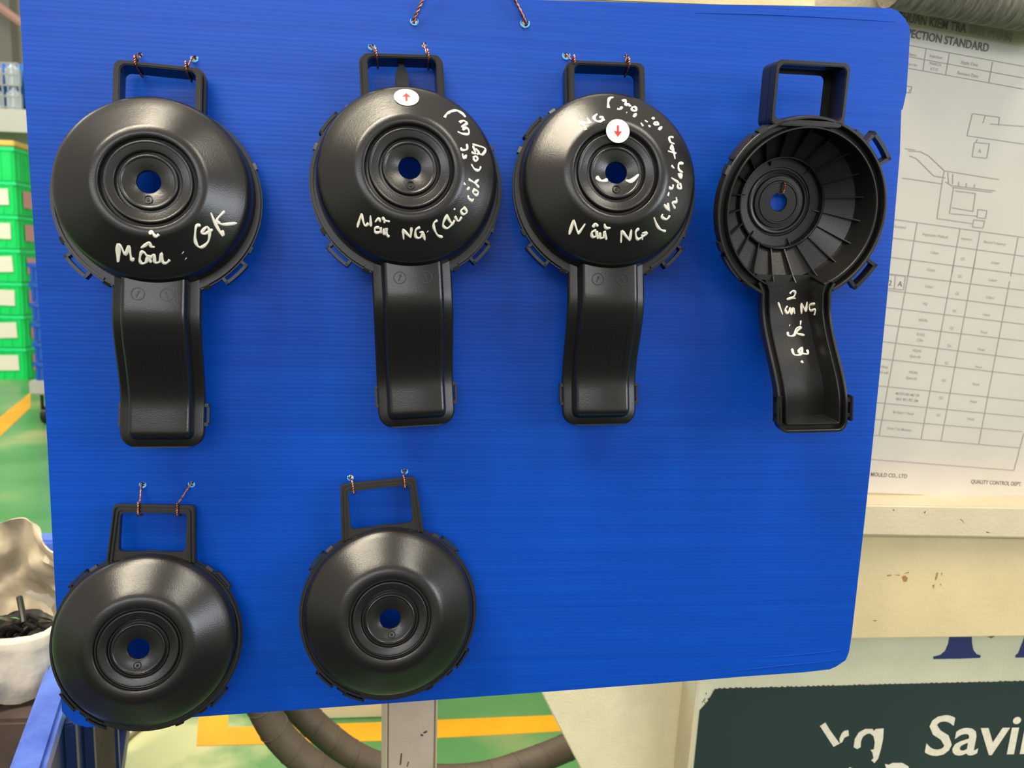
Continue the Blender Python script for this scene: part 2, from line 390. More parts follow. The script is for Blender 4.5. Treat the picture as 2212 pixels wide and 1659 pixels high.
# ------------------------------------------------------------------ blue bin with sack (lower left)
zr = .55
e = empty('blue_bin', Matrix.Translation((0, 0, 0)), 'blue bin with glossy rim holding the white sack', 'bin')
def rimbar(a, b, c, d, m, z, th, name):       # quad corners in pixels on the plane z
    bm = bmesh.new(); vs = [bm.verts.new(G(*p, z)) for p in (a, b, c, d)]; f = bm.faces.new(vs)
    r = bmesh.ops.extrude_face_region(bm, geom=[f])
    for v in [g for g in r['geom'] if isinstance(g, bmesh.types.BMVert)]: v.co.z -= th
    bmesh.ops.bevel(bm, geom=[q for q in bm.edges], offset=.006, segments=2, affect='EDGES')
    return finish(name, bm, m, e)
V0 = (420, 585)
def tov(p, t): return (p[0] + (V0[0] - p[0]) * t, p[1] + (V0[1] - p[1]) * t)
A0 = (5, 1690); A1 = (92, 1672)
rimbar(tov(A0, -.25), tov(A1, -.25), tov(A1, .47), tov(A0, .47), BLUEW, zr, .03, 'side_rim')
rimbar((-260, 1150), (tov(A1, .47)[0] + 2, 1150), (tov(A1, .47)[0] + 5, 1168), (-260, 1168), BLUEW, zr, .05, 'back_rim')
# side wall of the bin
pa = G(*tov(A1, -.25), zr); pb = G(*tov(A1, .47), zr)
dirv = (pb - pa).normalized(); nrm = Vector((dirv.y, -dirv.x, 0))
bm = bmesh.new()
L = (pb - pa).length
Mx = Matrix((dirv, -nrm, Vector((0, 0, 1)))).transposed().to_4x4(); Mx.translation = Vector((pa.x, pa.y, 0))
box(bm, (0, .004, .12), (L, .022, zr - .031), M=Mx); finish('side_wall', bm, BLUED, e, smooth=False)
for k in range(7):
    bm = bmesh.new(); s = .04 + k * (L - .08) / 6
    box(bm, (s - .012, -.012, .12), (s + .012, .004, zr - .031), M=Mx, bev=.003); finish('wall_rib', bm, BLUED, e, smooth=False)
bm = bmesh.new(); box(bm, (0, -.014, .08), (L, .022, .12), M=Mx); finish('base_rim', bm, BLUED, e, smooth=False)
bm = bmesh.new(); box(bm, (0, .022, .09), (L, .9, .11), M=Mx); finish('bin_floor', bm, BLUED, e, smooth=False)
for s in (.12, L - .12):
    for t in (.06, .8):
        bm = bmesh.new(); lathe(bm, [(.001, -.015), (.035, -.015), (.04, 0), (.035, .015), (.001, .015)], 20, closed=False)
        for v in bm.verts: v.co = Mx @ (Matrix.Translation((s, t, .04)) @ (Matrix.Rotation(PI / 2, 4, 'X') @ v.co))
        finish('caster', bm, BLACK2, e)
# sack: open top woven sack standing in the bin, front wall lower, back of the lining pulled up
cs = P(-30, 1400, 1.22); cx, cy = cs.x, cs.y
bm = bmesh.new(); secs = []; NS = 48
def sack_r(a, z):
    return (.128 + .012 * math.sin(3 * a + 1) + .006 * math.sin(7 * a + z * 20)) * (1 + .05 * math.sin(z * 14))
for j, tt in enumerate([0, .15, .3, .45, .6, .75, .9, 1.0]):
    s = []
    for k in range(NS):
        a = 2 * PI * k / NS
        front = .5 - .5 * math.sin(a)          # 1 at -y (near)
        top = .607 + .0 * front + .012 * math.sin(a * 4 + 1)
        z = .535 + (top - .535) * tt
        rr = sack_r(a, z) * (1 + .06 * tt)
        s.append(Vector((cx + rr * math.cos(a), cy + rr * math.sin(a), z)))
    secs.append(s)
loft(bm, secs, cap=False)
bmesh.ops.solidify(bm, geom=bm.faces[:], thickness=-.006)
es = empty('woven_sack', Matrix.Translation((0, 0, 0)), 'white woven sack with folded cuff and black sprue waste, standing in the blue bin', 'sack')
finish('sack_wall', bm, SACK, es, ang=60)
bm = bmesh.new(); secs = []                    # rolled cuff
for k in range(NS + 1):
    a = 2 * PI * k / NS; top = .607 + .012 * math.sin(a * 4 + 1); r0 = sack_r(a, .60) * 1.06
    secs.append([Vector((cx + (r0 + dx) * math.cos(a), cy + (r0 + dx) * math.sin(a), top + dz)) for dx, dz in ((-.006, -.05), (-.008, .0), (.0, .007), (.009, .0), (.012, -.05), (.010, -.085 - .01 * math.sin(5 * a)), (.004, -.08), (.002, -.02))])
loft(bm, secs, cap=False)
def crumple(bm, amp, sc_):
    for v in bm.verts:
        d = Vector((v.co.x - cx, v.co.y - cy, 0)).normalized()
        q = Vector((v.co.x * sc_, v.co.y * sc_, v.co.z * sc_ * 1.7))
        v.co += d * amp * (mnoise.noise(q) + .5 * abs(mnoise.noise(q * 2.3))) + Vector((0, 0, amp * .8 * mnoise.noise(q + Vector((5, 3, 1)))))
bmesh.ops.subdivide_edges(bm, edges=bm.edges[:], cuts=2, use_grid_fill=True); crumple(bm, .007, 26)
finish('cuff', bm, SACK, es, ang=80)
bm = bmesh.new(); secs = []                    # lining rising at the back
for j, tt in enumerate([0, .2, .4, .6, .8, 1]):
    s = []
    for k in range(40):
        a = math.radians(-8 + 196 * k / 39)
        prof = math.sin(math.radians(180 * k / 39)) ** .6
        z = .545 + (.03 + .135 * prof + .012 * math.sin(a * 5)) * tt
        rr = (sack_r(a, z) - .006 - .008 * math.sin(a * 9 + 6 * tt)) * (1 - .12 * tt)
        s.append(Vector((cx + rr * math.cos(a), cy + rr * math.sin(a), z)))
    secs.append(s)
loft(bm, secs, cap=False, closed=False); bmesh.ops.subdivide_edges(bm, edges=bm.edges[:], cuts=2, use_grid_fill=True); crumple(bm, .02, 17); bmesh.ops.solidify(bm, geom=bm.faces[:], thickness=.003); finish('lining', bm, SACKIN, es, ang=80)
bm = bmesh.new(); lathe(bm, [(.001, 0), (.06, .004), (.10, -.006), (.112, -.03)], 32, closed=False)
for v in bm.verts: v.co = Vector((cx + v.co.x, cy + v.co.y, .555 + v.co.z + random.uniform(-.006, .006)))
finish('waste_heap', bm, BLACK2, es, smooth=False)
words = ['standing upright against the lining', 'lying across the front', 'pointing to the right', 'crossing the middle', 'lying at the left', 'short piece near the cuff']
for i, (p0, p1) in enumerate([((42, 1290), (52, 1345)), ((0, 1362), (28, 1352)), ((22, 1372), (62, 1330)), ((48, 1372), (82, 1350)), ((2, 1378), (30, 1345)), ((36, 1362), (68, 1340))]):
    a = P(*p0, cy - .02 + .01 * i); b = P(*p1, cy - .05 + .008 * i)
    bm = bmesh.new(); tube(bm, [a, (a + b) / 2 + Vector((0, 0, .002)), b], .0045, 8)
    tube(bm, [b, b + Vector((.012, .004, -.01))], .003, 6)
    tag(at_origin(finish('plastic_sprue', bm, BLACK2)), 'black plastic sprue in the sack, %s' % words[i], 'sprue', 'sprues in the sack')
# dark carton below the sack
bm = bmesh.new(); box(bm, (cx - .16, cy - .13, .11), (cx + .14, cy + .12, .495), bev=.006)
tag(at_origin(finish('carton', bm, BROWN, smooth=False)), 'dark brown carton under the sack inside the blue bin', 'carton')

# ------------------------------------------------------------------ behind the board: post, hoses, machine
def slab(name, pts, Y, th, m, parent=None, bev=.0, smooth=False, rot=None):
    """polygon given in pixels, standing on the vertical plane Y, thickness th away from the camera"""
    bm = bmesh.new(); vs = [bm.verts.new(P(x, y, Y)) for x, y in pts]; f = bm.faces.new(vs)
    r = bmesh.ops.extrude_face_region(bm, geom=[f])
    for v in [g for g in r['geom'] if isinstance(g, bmesh.types.BMVert)]: v.co.y += th
    bmesh.ops.recalc_face_normals(bm, faces=bm.faces)
    if bev: bmesh.ops.bevel(bm, geom=bm.edges[:], offset=bev, segments=3, affect='EDGES', clamp_overlap=True)
    o = finish(name, bm, m, parent, smooth=bool(bev), ang=40)
    return o if parent is not None else at_origin(o)
# post
pc = P(884, 1600, .83)
e = empty('frame_post', Matrix.Translation((pc.x, .83, 0)) @ Matrix.Rotation(math.radians(14), 4, 'Z'), 'scuffed cream steel post standing behind the board', 'post')
bm = bmesh.new(); box(bm, (-.029, -.012, 0), (.029, .012, 1.62), bev=.003); finish('tube', bm, POSTM, e, ang=50)
for sx in (-1, 1):
    bm = bmesh.new(); box(bm, (sx * .029 - .001, -.0135, 0), (sx * .029 + .001, .0135, 1.62), bev=.0008); finish('edge_lip', bm, CREAM2, e)
bm = bmesh.new(); box(bm, (-.07, -.05, 0), (.07, .05, .008), bev=.002); finish('foot_plate', bm, POSTM, e)
bm = bmesh.new()
for (x, z, w_, h_, a) in ((-.012, .60, .0015, .014, .1), (.006, .545, .001, .02, -1.1), (.024, .57, .004, .003, 0), (-.004, .592, .001, .006, .3), (.012, .625, .003, .002, .5), (.016, .628, .004, .002, -.3), (-.01, .53, .001, .02, -1.2)):
    box(bm, (-w_ / 2, -.0004, -h_ / 2), (w_ / 2, .0002, h_ / 2), M=Matrix.Translation((x, -.0122, z)) @ Matrix.Rotation(a, 4, 'Y'))
o = finish('scratch', bm, DIRT, e, smooth=False); o['kind'] = 'stuff'
# hanging rail above the picture, on the post
hook = P(1007, -205, .715)
e = empty('hanging_rail', Matrix.Translation((hook.x, .80, hook.z + .05)), 'cream steel rail above the board that carries its copper hanging wires', 'rail')
bm = bmesh.new(); box(bm, (-.35, -.014, -.014), (.3, .014, .014), bev=.003); finish('bar', bm, POSTM, e)
bm = bmesh.new(); tube(bm, spline([Vector((0, -.0, -.01)), Vector((0, -.03, -.02)), Vector((0, -.06, -.035)), Vector((0, -.085, -.053)), Vector((0, -.095, -.045))]), .003, 8); finish('hook', bm, GREYM, e)
# hoses
def hose(pts, Y, r, label):
    path = spline([P(x, y, yy) for (x, y, yy) in pts], 10)
    e = empty('ribbed_hose', Matrix.Translation((0, 0, 0)), label, 'hose')
    bm = bmesh.new(); tube(bm, path, r, 20); finish('hose_tube', bm, HOSE, e, ang=80)
    T, N = frames(path)
    for i in range(3, len(path) - 2, 5):
        bm = bmesh.new(); secs = []
        B = T[i].cross(N[i]); t2 = (T[i] + B * .35).normalized()
        pth = [path[i] + (N[i] * math.cos(a) + (T[i].cross(N[i]) + T[i] * .3) * math.sin(a)) * (r * 1.0) for a in [2 * PI * k / 20 for k in range(21)]]
        tube(bm, pth, .0011, 5); finish('seam_ring', bm, HOSE, e)
hose([(520, 1380, 1.3), (552, 1490, 1.3), (605, 1590, 1.3), (700, 1672, 1.3), (830, 1740, 1.32), (1000, 1770, 1.36), (1200, 1730, 1.42)], 1.3, .027, 'brown grey ribbed hose, nearer the left of the two below the board')
hose([(570, 1370, 1.42), (625, 1500, 1.42), (690, 1575, 1.42), (780, 1640, 1.42), (900, 1678, 1.42), (1030, 1678, 1.42), (1140, 1648, 1.42), (1240, 1608, 1.45), (1330, 1570, 1.5)], 1.42, .027, 'brown grey ribbed hose running behind the post towards the beige plate')
# far machine base seen under the board
e = empty('floor_cabinet', Matrix.Translation((0, 0, 0)), 'low cream cabinet on the floor left of the post', 'cabinet')
g0 = G(650, 1556); g1 = G(1400, 1530)
bm = bmesh.new(); box(bm, (G(620, 1556).x, g0.y + .01, .0), (g0.x, g0.y + .5, .6), bev=.004); finish('corner_leg', bm, POSTM, e)
bm = bmesh.new(); box(bm, (g0.x, g0.y, .0), (G(950, 1550).x - .05, g0.y + .5, .6), bev=.004); finish('front_panel', bm, GREYC, e)
e = empty('machine_shade_box', Matrix.Translation((0, 0, 0)), 'dark green box painted as the shade under the machine, behind the yellow tape, right of the post', 'machine')  # solid dark green box stands in for the shade under the machine
DG = mat('dark_green_shade', (.012, .05, .02), .5)
bm = bmesh.new(); box(bm, (G(950, 1550).x - .049, g0.y + .30, .0), (2.2, g0.y + .9, .7), bev=.004); finish('shade_panel', bm, DG, e)

# machine right of the board
e = empty('moulding_machine', Matrix.Translation((0, 0, 0)), 'cream moulding machine housing with ledge right of the blue board', 'machine')
slab('ledge', [(1500, 1084), (2420, 1100), (2420, 1166), (1500, 1150)], 1.0, .10, CREAM2, e, bev=.0022)
slab('housing_panel', [(1500, 1152), (2420, 1164), (2420, 1372), (1500, 1386)], 1.022, .16, CREAM, e, bev=.0022)
slab('lower_panel', [(1514, 1300), (2480, 1290), (2480, 1900), (1480, 1900), (1492, 1659)], 1.07, .12, GREYC, e, bev=.001)
slab('edge_strip', [(1508, 1455), (1514, 1455), (1492, 1665), (1470, 1900), (1463, 1900), (1485, 1665)], 1.069, .1, CREAM2, e)
slab('side_plate', [(1120, 1400), (1540, 1400), (1540, 1900), (1380, 1900), (1253, 1659), (1176, 1510)], 1.13, .08, BEIGE, e, bev=.002)
bm = bmesh.new()
def chip(bm, pts, Y):
    vs = [bm.verts.new(P(x, y, Y)) for x, y in pts]; f = bm.faces.new(vs)
    r = bmesh.ops.extrude_face_region(bm, geom=[f])
    for v in [g for g in r['geom'] if isinstance(g, bmesh.types.BMVert)]: v.co.y += .0003
for pts in ([(1948, 1246), (1955, 1243), (1961, 1248), (1959, 1256), (1952, 1257)], [(1916, 1242), (1926, 1241), (1925, 1244), (1917, 1245)], [(1932, 1242), (1944, 1241), (1943, 1244)], [(1952, 1239), (1964, 1235), (1963, 1238)],
            [(2023, 1237), (2027, 1237), (2024, 1250), (2020, 1254), (2021, 1247)], [(2014, 1265), (2019, 1262), (2017, 1272)], [(2033, 1237), (2036, 1238), (2034, 1244)], [(2031, 1262), (2034, 1261), (2032, 1266)]):
    chip(bm, pts, 1.0217)
o = finish('rust_chip', bm, RUST, e, smooth=False); o['kind'] = 'stuff'
bm = bmesh.new()
for pts in ([(2074, 1121), (2078, 1123), (2083, 1130)], [(1996, 1106), (2000, 1104), (1998, 1109)], [(2130, 1148), (2140, 1151), (2132, 1151)], [(1884, 1340), (1894, 1340), (1892, 1342)], [(1930, 1100), (1933, 1103), (1929, 1103)]):
    chip(bm, pts, .9997 if pts[0][1] < 1160 else 1.0217)
for pts in ([(2132, 1376), (2150, 1374), (2142, 1379)],): chip(bm, pts, 1.0217)
random.seed(3)
for k in range(14):
    x = 1516 + random.random() * 26; y = 1500 - (x - 1516) * .4 + random.random() * 20; s = 1 + random.random() * 2.5
    chip(bm, [(x, y), (x + s, y - s * .5), (x + s * .6, y + s * 1.3)], 1.0697)
for k in range(60):
    x = 1548 + k * 11.2 + random.random() * 4; y = 1488 - (x - 1548) * .0245
    chip(bm, [(x, y), (x + 6 + random.random() * 8, y - .4), (x + 4, y - 1.4 - random.random() * 1.6)], 1.0697)
o = finish('dirt_mark', bm, DIRT, e, smooth=False); o['kind'] = 'stuff'

# paint / vinyl letters
def font_mesh(txt, px, py, ux, uy, vx, vy, put, m, name, parent, shear=0, offset=0, space=1.0, align='LEFT'):
    """text in units of its size: x along (ux,uy) pixels, up along (vx,vy) pixels; put maps a pixel to a point"""
    cu = bpy.data.curves.new('t', 'FONT'); cu.body = txt; cu.size = 1; cu.shear = shear; cu.offset = offset; cu.space_character = space
    cu.resolution_u = 3; cu.align_x = align
    t = bpy.data.objects.new('t', cu); C.objects.link(t)
    dg = bpy.context.evaluated_depsgraph_get(); dg.update()
    me = bpy.data.meshes.new_from_object(t.evaluated_get(dg))
    bpy.data.objects.remove(t)
    for v in me.vertices:
        a, b = v.co.x, v.co.y
        v.co = put(px + ux * a + vx * b, py + uy * a + vy * b)
    me.materials.clear(); me.materials.append(m); me.name = name
    o = bpy.data.objects.new(name, me); C.objects.link(o)
    if parent is not None: o.parent = parent
    return o
es_ = empty('sign_sticker', Matrix.Translation((0, 0, 0)), 'dark green sticker with white letters on the machine, lower right', 'sign')
slab('backing', [(1545, 1489), (1700, 1485), (1950, 1478), (2480, 1466), (2480, 1890), (1478, 1890), (1499, 1659), (1512, 1535), (1530, 1515)], 1.0685, .0012, SIGN, es_)
YS = 1.0678
putS = lambda x, y: P(x, y, YS)
font_mesh('Saving', 1992, 1631, 136, -2.2, 24, -122, putS, SLET, 'lettering', es_, offset=.012, space=.98)
def trace(name, loops, Y, m, parent, th=.0005, sc_=1, ox=0, oy=0):
    bm = bmesh.new()
    bm2 = plate([[(ox + x / sc_, oy + y / sc_) for x, y in lp] for lp in loops], 0, 1)
    for v in bm2.verts: v.co = P(v.co.x, v.co.y, Y) + Vector((0, th * v.co.z, 0))
    bm.free(); return finish(name, bm2, m, parent, smooth=False)
k_ = dict(sc_=2.865, ox=1480, oy=1080)
trace('peeled_letter', [[(835, 1400), (868, 1378), (900, 1430), (957, 1508), (918, 1528)]], YS, SLET, es_, **k_)
trace('peeled_letter', [[(955, 1478), (970, 1445), (985, 1430), (1010, 1425), (1014, 1458), (985, 1472), (972, 1500), (958, 1506)]], YS, SLET, es_, **k_)
trace('peeled_letter', [[(1043, 1530), (1050, 1480), (1075, 1440), (1115, 1418), (1160, 1418), (1168, 1430), (1182, 1418), (1229, 1415), (1225, 1480), (1212, 1540), (1195, 1600), (1172, 1628), (1152, 1612), (1166, 1600), (1160, 1565), (1148, 1548), (1168, 1545), (1174, 1500), (1166, 1462), (1145, 1445), (1125, 1448), (1100, 1465), (1088, 1495), (1086, 1530), (1064, 1542)]], YS, SLET, es_, **k_)
trace('peeled_letter', [[(1236, 1635), (1262, 1640), (1285, 1628), (1345, 1628), (1383, 1650), (1388, 1690), (1255, 1690)]], YS, SLET, es_, **k_)
trace('peeled_letter', [[(1010, 1662), (1022, 1655), (1034, 1662), (1030, 1690), (1012, 1690)]], YS, SLET, es_, **k_)
e2 = empty('machine_lettering', Matrix.Translation((0, 0, 0)), 'navy serif letter bottoms on the machine panel above the dark sticker', 'lettering')
trace('letter', [[(1640, 820), (1775, 820), (1775, 880), (1785, 930), (1805, 955), (1830, 962), (1826, 978), (1700, 983), (1537, 985), (1538, 970), (1580, 960), (1610, 935), (1630, 890)]], 1.0693, NAVY, e2, **k_)
trace('letter', [[(2110, 820), (2200, 820), (2170, 975), (2045, 976), (2048, 960), (2062, 950), (2090, 880)]], 1.0693, NAVY, e2, **k_)

# ------------------------------------------------------------------ paper sheet behind the right board edge
PZ = 1.12
_ph = MC @ Vector((10000 - CX, 1620 - CY, F)).normalized(); _pv = MC @ Vector((1213 - CX, 5033 - CY, F)).normalized()
_pn = _ph.cross(_pv).normalized()
if _pn.y > 0: _pn = -_pn           # towards the camera
_pa = P(2000, 1085, 1.06)
def PP(px, py, lift=0.0):
    d = ray(px, py); t = ((_pa - ORG).dot(_pn) + lift) / d.dot(_pn); return ORG + d * t
def psolid(name, pts, l0, l1, m, parent=None):
    bm = bmesh.new(); a = [bm.verts.new(PP(x, y, l1)) for x, y in pts]; b = [bm.verts.new(v.co + _pn * (l0 - l1)) for v in a]
    n = len(a); bm.faces.new(a); bm.faces.new(list(reversed(b)))
    for i in range(n): bm.faces.new((a[i], a[(i + 1) % n], b[(i + 1) % n], b[i]))
    o = finish(name, bm, m, parent, smooth=False)
    return o if parent is not None else at_origin(o)
o = psolid('machine_window_panel', [(1650, -160), (2500, -60), (2400, 1120), (1600, 1110)], -.02, -.0012, CREAM2)
tag(o, 'plain pale panel behind the inspection sheet', 'panel')
ep = empty('inspection_sheet', Matrix.Translation((0, 0, 0)), 'white printed inspection standard sheet with tables and a drawing', 'sheet')
psolid('sheet', [(1700, 5), (2360, 130), (2225, 1079), (1740, 1058)], -.001, 0, PAPER, ep)
def pline(bm, a, b, wd=1.1):
    a = Vector(a); b = Vector(b); d = (b - a).normalized(); q = Vector((-d.y, d.x)) * wd
    vs = [bm.verts.new(PP(p.x, p.y, .0004)) for p in (a + q, b + q, b - q, a - q)]; bm.faces.new(vs)
s8 = lambda x, y: (1840 + x / 2.766, y / 2.766)
s9 = lambda x, y: (1840 + x / 2.766, 560 + y / 2.766)
bm = bmesh.new()
L8 = [((300, 262), (1029, 396)), ((300, 330), (1029, 466)), ((300, 400), (1029, 532)), ((445, 293), (427, 422)), ((585, 318), (562, 447)), ((843, 370), (820, 494)),
      ((240, 1308), (1029, 1418)), ((240, 1420), (1029, 1530)), ((220, 1535), (1029, 1640)), ((392, 1332), (336, 1650)), ((648, 1368), (596, 1650)), ((768, 1385), (719, 1650)), ((995, 1418), (951, 1650)),
      ((722, 678), (690, 810)), ((722, 678), (884, 700)), ((690, 810), (1029, 860)), ((884, 700), (878, 750)), ((830, 740), (1029, 755)), ((800, 690), (785, 735)),
      ((735, 850), (720, 935)), ((720, 935), (808, 945)), ((808, 945), (824, 858)), ((824, 858), (735, 850)), ((745, 850), (752, 830)),
      ((338, 900), (410, 905)), ((410, 905), (460, 930)), ((460, 930), (555, 1020)), ((345, 930), (385, 945)), ((385, 945), (490, 1050)), ((490, 1050), (560, 1062)), ((555, 1020), (545, 1060)), ((555, 1020), (880, 1072)),
      ((575, 1030), (580, 1095)), ((605, 1040), (603, 1100)), ((640, 1085), (640, 1110)), ((685, 1092), (685, 1118)), ((735, 1100), (733, 1122)), ((560, 1085), (600, 1110)), ((600, 1108), (860, 1140)), ((600, 1118), (840, 1148)),
      ((545, 1065), (510, 1305)), ((510, 1305), (720, 1335)), ((610, 1120), (585, 1275)), ((620, 1140), (740, 1155)), ((740, 1155), (725, 1265)), ((600, 1240), (725, 1262)), ((585, 1275), (750, 1290)),
      ((755, 1250), (810, 1258)), ((810, 1258), (800, 1305)), ((800, 1305), (750, 1298)), ((750, 1298), (755, 1250)), ((730, 1312), (795, 1320)), ((795, 1320), (785, 1362)), ((785, 1362), (722, 1355)), ((722, 1355), (730, 1312)),
      ((300, 1062), (545, 1098)), ((320, 888), (380, 895)), ((360, 518), (352, 555)), ((320, 512), (360, 518)), ((320, 550), (352, 555))]
for a, b in L8: pline(bm, s8(*a), s8(*b), .85)
L9 = [((210, 85), (1029, 185)), ((210, 183), (1029, 290)), ((205, 286), (1029, 388)), ((190, 390), (1029, 488)), ((180, 490), (1029, 596)), ((165, 592), (1029, 692)), ((150, 754), (1029, 845)), ((140, 855), (1029, 942)), ((130, 955), (1018, 1030)), ((120, 1050), (1005, 1127)),
      ((110, 1195), (970, 1262)), ((1029, 1040), (970, 1262)),
      ((355, 0), (165, 1052)), ((615, 0), (415, 1075)), ((738, 0), (535, 1085)), ((945, 130), (760, 1105)),
      ((322, 100), (310, 182)), ((200, 88), (322, 100)), ((205, 172), (310, 182)), ((262, 98), (255, 175))]
for a, b in L9: pline(bm, s9(*a), s9(*b), .85)
o = finish('printed_lines', bm, INK2, ep, smooth=False); o['kind'] = 'stuff'
putP = lambda x, y: PP(x, y, .0004)
font_mesh('CHUẨN KIỂM TRA SẢN PHẨM', 1916, 55, 25.5, 4.7, -3.2, 29, putP, INK, 'title_text', ep, offset=.012) if False else None
def ptextfit(txt, x0, y0, x1, y1, size, m, off=0.0):
    cu = bpy.data.curves.new('t', 'FONT'); cu.body = txt; cu.offset = off; t = bpy.data.objects.new('t', cu); C.objects.link(t); bpy.context.view_layer.update()
    w_ = t.dimensions.x; bpy.data.objects.remove(t)
    font_mesh(txt, x0, y0, (x1 - x0) / w_, (y1 - y0) / w_, size * .17, -size, putP, m, 'title_text', ep, offset=off)
def ptext(txt, x, y, size, slope, m, name='text', off=0.0, sx=.8, space=1.0):
    # pixel up vector leans with the sheet's own verticals
    font_mesh(txt, x, y, size * sx, size * sx * slope, size * .17, -size, putP, m, name, ep, offset=off, space=space)
ptextfit('CHUẨN KIỂM TRA', 1936, 43, 2086, 71, 27, INK, .018)
ptextfit('SẢN PHẨM', 2093, 72.5, 2185, 90, 27, INK2, .018)
ptextfit('INSPECTION STANDARD', 1931, 74, 2134, 112, 25, INK, .018)
for t, x, y, sz in (('Name', 1962, 119, 9), ('Injection', 2008, 123, 10), ('MARCH', 2008, 139, 9), ('KT15', 2010, 151, 9), ('Apply Date', 2076, 137, 10), ('Revision Date', 2068, 160, 10), ('Part No', 1960, 140, 8), ('A', 2113, 329, 12)):
    ptext(t, x, y, sz, .18, INK2)
for t, x, y, sz in (('Inspection Method', 1993, 508, 9), ('Standard', 1931, 491, 9), ('Inspector', 2076, 517, 8), ('Record Frequency', 2125, 524, 8), ('Caliper', 2010, 547, 8), ('Caliper', 2002, 584, 8), ('Caliper', 1998, 620, 8), ('HQ', 1994, 658, 8)):
    ptext(t, x, y, sz, .13, INK2)
ptext('2', 1919, 616, 16, .12, INK, sx=.9); ptext('A', 1939, 618, 16, .12, INK, sx=.9); ptext('3', 1962, 199, 10, .15, INK2)
for t, x, y, sz in (('VISUAL', 1984, 693, 8), ('SCALE', 1980, 724, 8), ('CÂN', 1980, 737, 8), ('VISUAL', 1971, 759, 8), ('Quan sát', 1965, 771, 8), ('VISUAL', 1963, 806, 8), ('Quan sát', 1957, 818, 8), ('MOISTURE METER', 1935, 852, 8), ('MÁY ĐO ĐỘ ẨM', 1936, 864, 8), ('By Hand + Visual', 1929, 892, 8), ('Force Test Machine', 1917, 927, 8), ('Nhựa,', 1903, 794, 8), ('bề mặt', 1900, 806, 8)):
    ptext(t, x, y, sz, .10, INK2, off=.006)
for i in range(10):
    x = 2071 - i * 5.8 * 1.0; y = 553 + i * 37.5
    ptext('QC', x + 4, y + 8, 8, .1, INK2); ptext('Caliper' if i < 3 else 'Visual', x + 70, y + 16, 8, .1, INK2)
ptextfit('TECH MOULD CO., LTD', 1852, 1027, 1959, 1033, 12, INK, .008); ptextfit('QUALITY CONTROL DEPT.', 2097, 1044, 2206, 1050, 12, INK, .008)
ptext('S', 2096, 1044, 1, .06, INK2) if False else None

# clutter at the top right edge
def psolid2(name, pts, Y, th, m, label, cat, bev=.002):
    o = slab(name, pts, Y, th, m, bev=bev); return tag(o, label, cat)
psolid2('cream_block', [(1742, -60), (1742, -8), (1930, 15), (2003, 27), (2016, 20), (2020, -2), (2022, -60)], .93, .05, CREAM, 'cream painted block with chipped corner above the sheet', 'block')
psolid2('cream_cover', [(1100, -60), (1120, -2), (1300, 4), (1560, 14), (1762, 17), (1768, -60)], .86, .04, CREAM, 'cream machine cover at the top edge behind the board', 'cover')
bm = bmesh.new()
pth = spline([PP(1930, -48, .032), PP(2060, -26, .033), PP(2150, -8, .032), PP(2330, 22, .032)], 8)
tube(bm, pth, .031, 20)
tag(at_origin(finish('felt_roll', bm, RUBBER, ang=80)), 'grey brown frayed roll lying along the top of the sheet', 'roll')

# ------------------------------------------------------------------ the blue board
bcorner = [(42, 5), (42, -24), (1100, -2), (1500, 9), (1700, 13), (1860, 15), (1925, 18), (1940, 24), (1955, 40), (1964, 56), (1966, 72), (1962, 140), (1958, 200), (1950, 236), (1947, 237), (1944, 330), (1930, 500), (1905, 760), (1880, 1010), (1866, 1140), (1848, 1300), (1840, 1370), (1834, 1408), (1827, 1426), (1806, 1440), (1792, 1446), (1740, 1452), (1600, 1462), (1517, 1469), (1200, 1493), (830, 1520), (420, 1549), (210, 1570), (186, 1571), (165, 1565), (154, 1557), (148, 1553), (143, 1548), (134, 1537), (131, 1500), (120, 1290), (104, 990), (97, 860), (80, 600), (63, 350), (50, 140)]
holes = [(895, 46, 6), (1134, 50, 7), (420, 126, 5.5), (302, 119, 5), (803, 101, 5), (916, 97, 5), (1223, 120, 6), (1352, 122, 4), (309, 1046, 5), (414, 1045, 5), (757, 1031, 5), (874, 1017, 5), (1689, 396, 4)]
BW = .004
wpt = lambda p: P(p[0], p[1], D)
def b2(p): q = wpt(p); return (q.x, q.z)
outer = []
for i in range(len(bcorner)):
    a = Vector(b2(bcorner[i])); b = Vector(b2(bcorner[(i + 1) % len(bcorner)]))
    outer.append(tuple(a))
loops = [outer]
for hx, hy, hr in holes:
    c = b2((hx, hy)); loops.append(circ(c[0], c[1], hr * D / F, 14))
bmb = plate(loops, 0, BW, 0)
for v in bmb.verts:
    v.co = Vector((v.co.x, D + v.co.z, v.co.y))
eb = empty('display_board', Matrix.Translation(P(1000, 800, D)), 'blue corrugated plastic board on which the black covers hang', 'board')
inv = eb.matrix_world.inverted()
bmb.transform(inv); finish('sheet', bmb, BOARD, eb, smooth=False)
for pts in ([(1500, 28), (1700, 33), (1935, 47)], [(1560, 1452), (1690, 1438), (1824, 1425)], [(1640, 1420), (1740, 1413), (1836, 1402)]):
    pth = spline([P(x, y, D - .00015) for x, y in pts], 6); bm = bmesh.new(); tube(bm, pth, .0005, 6, rfun=lambda i: .0001 + .0004 * math.sin(PI * i / 12)); bm.transform(inv); finish('crease', bm, BOARD, eb)
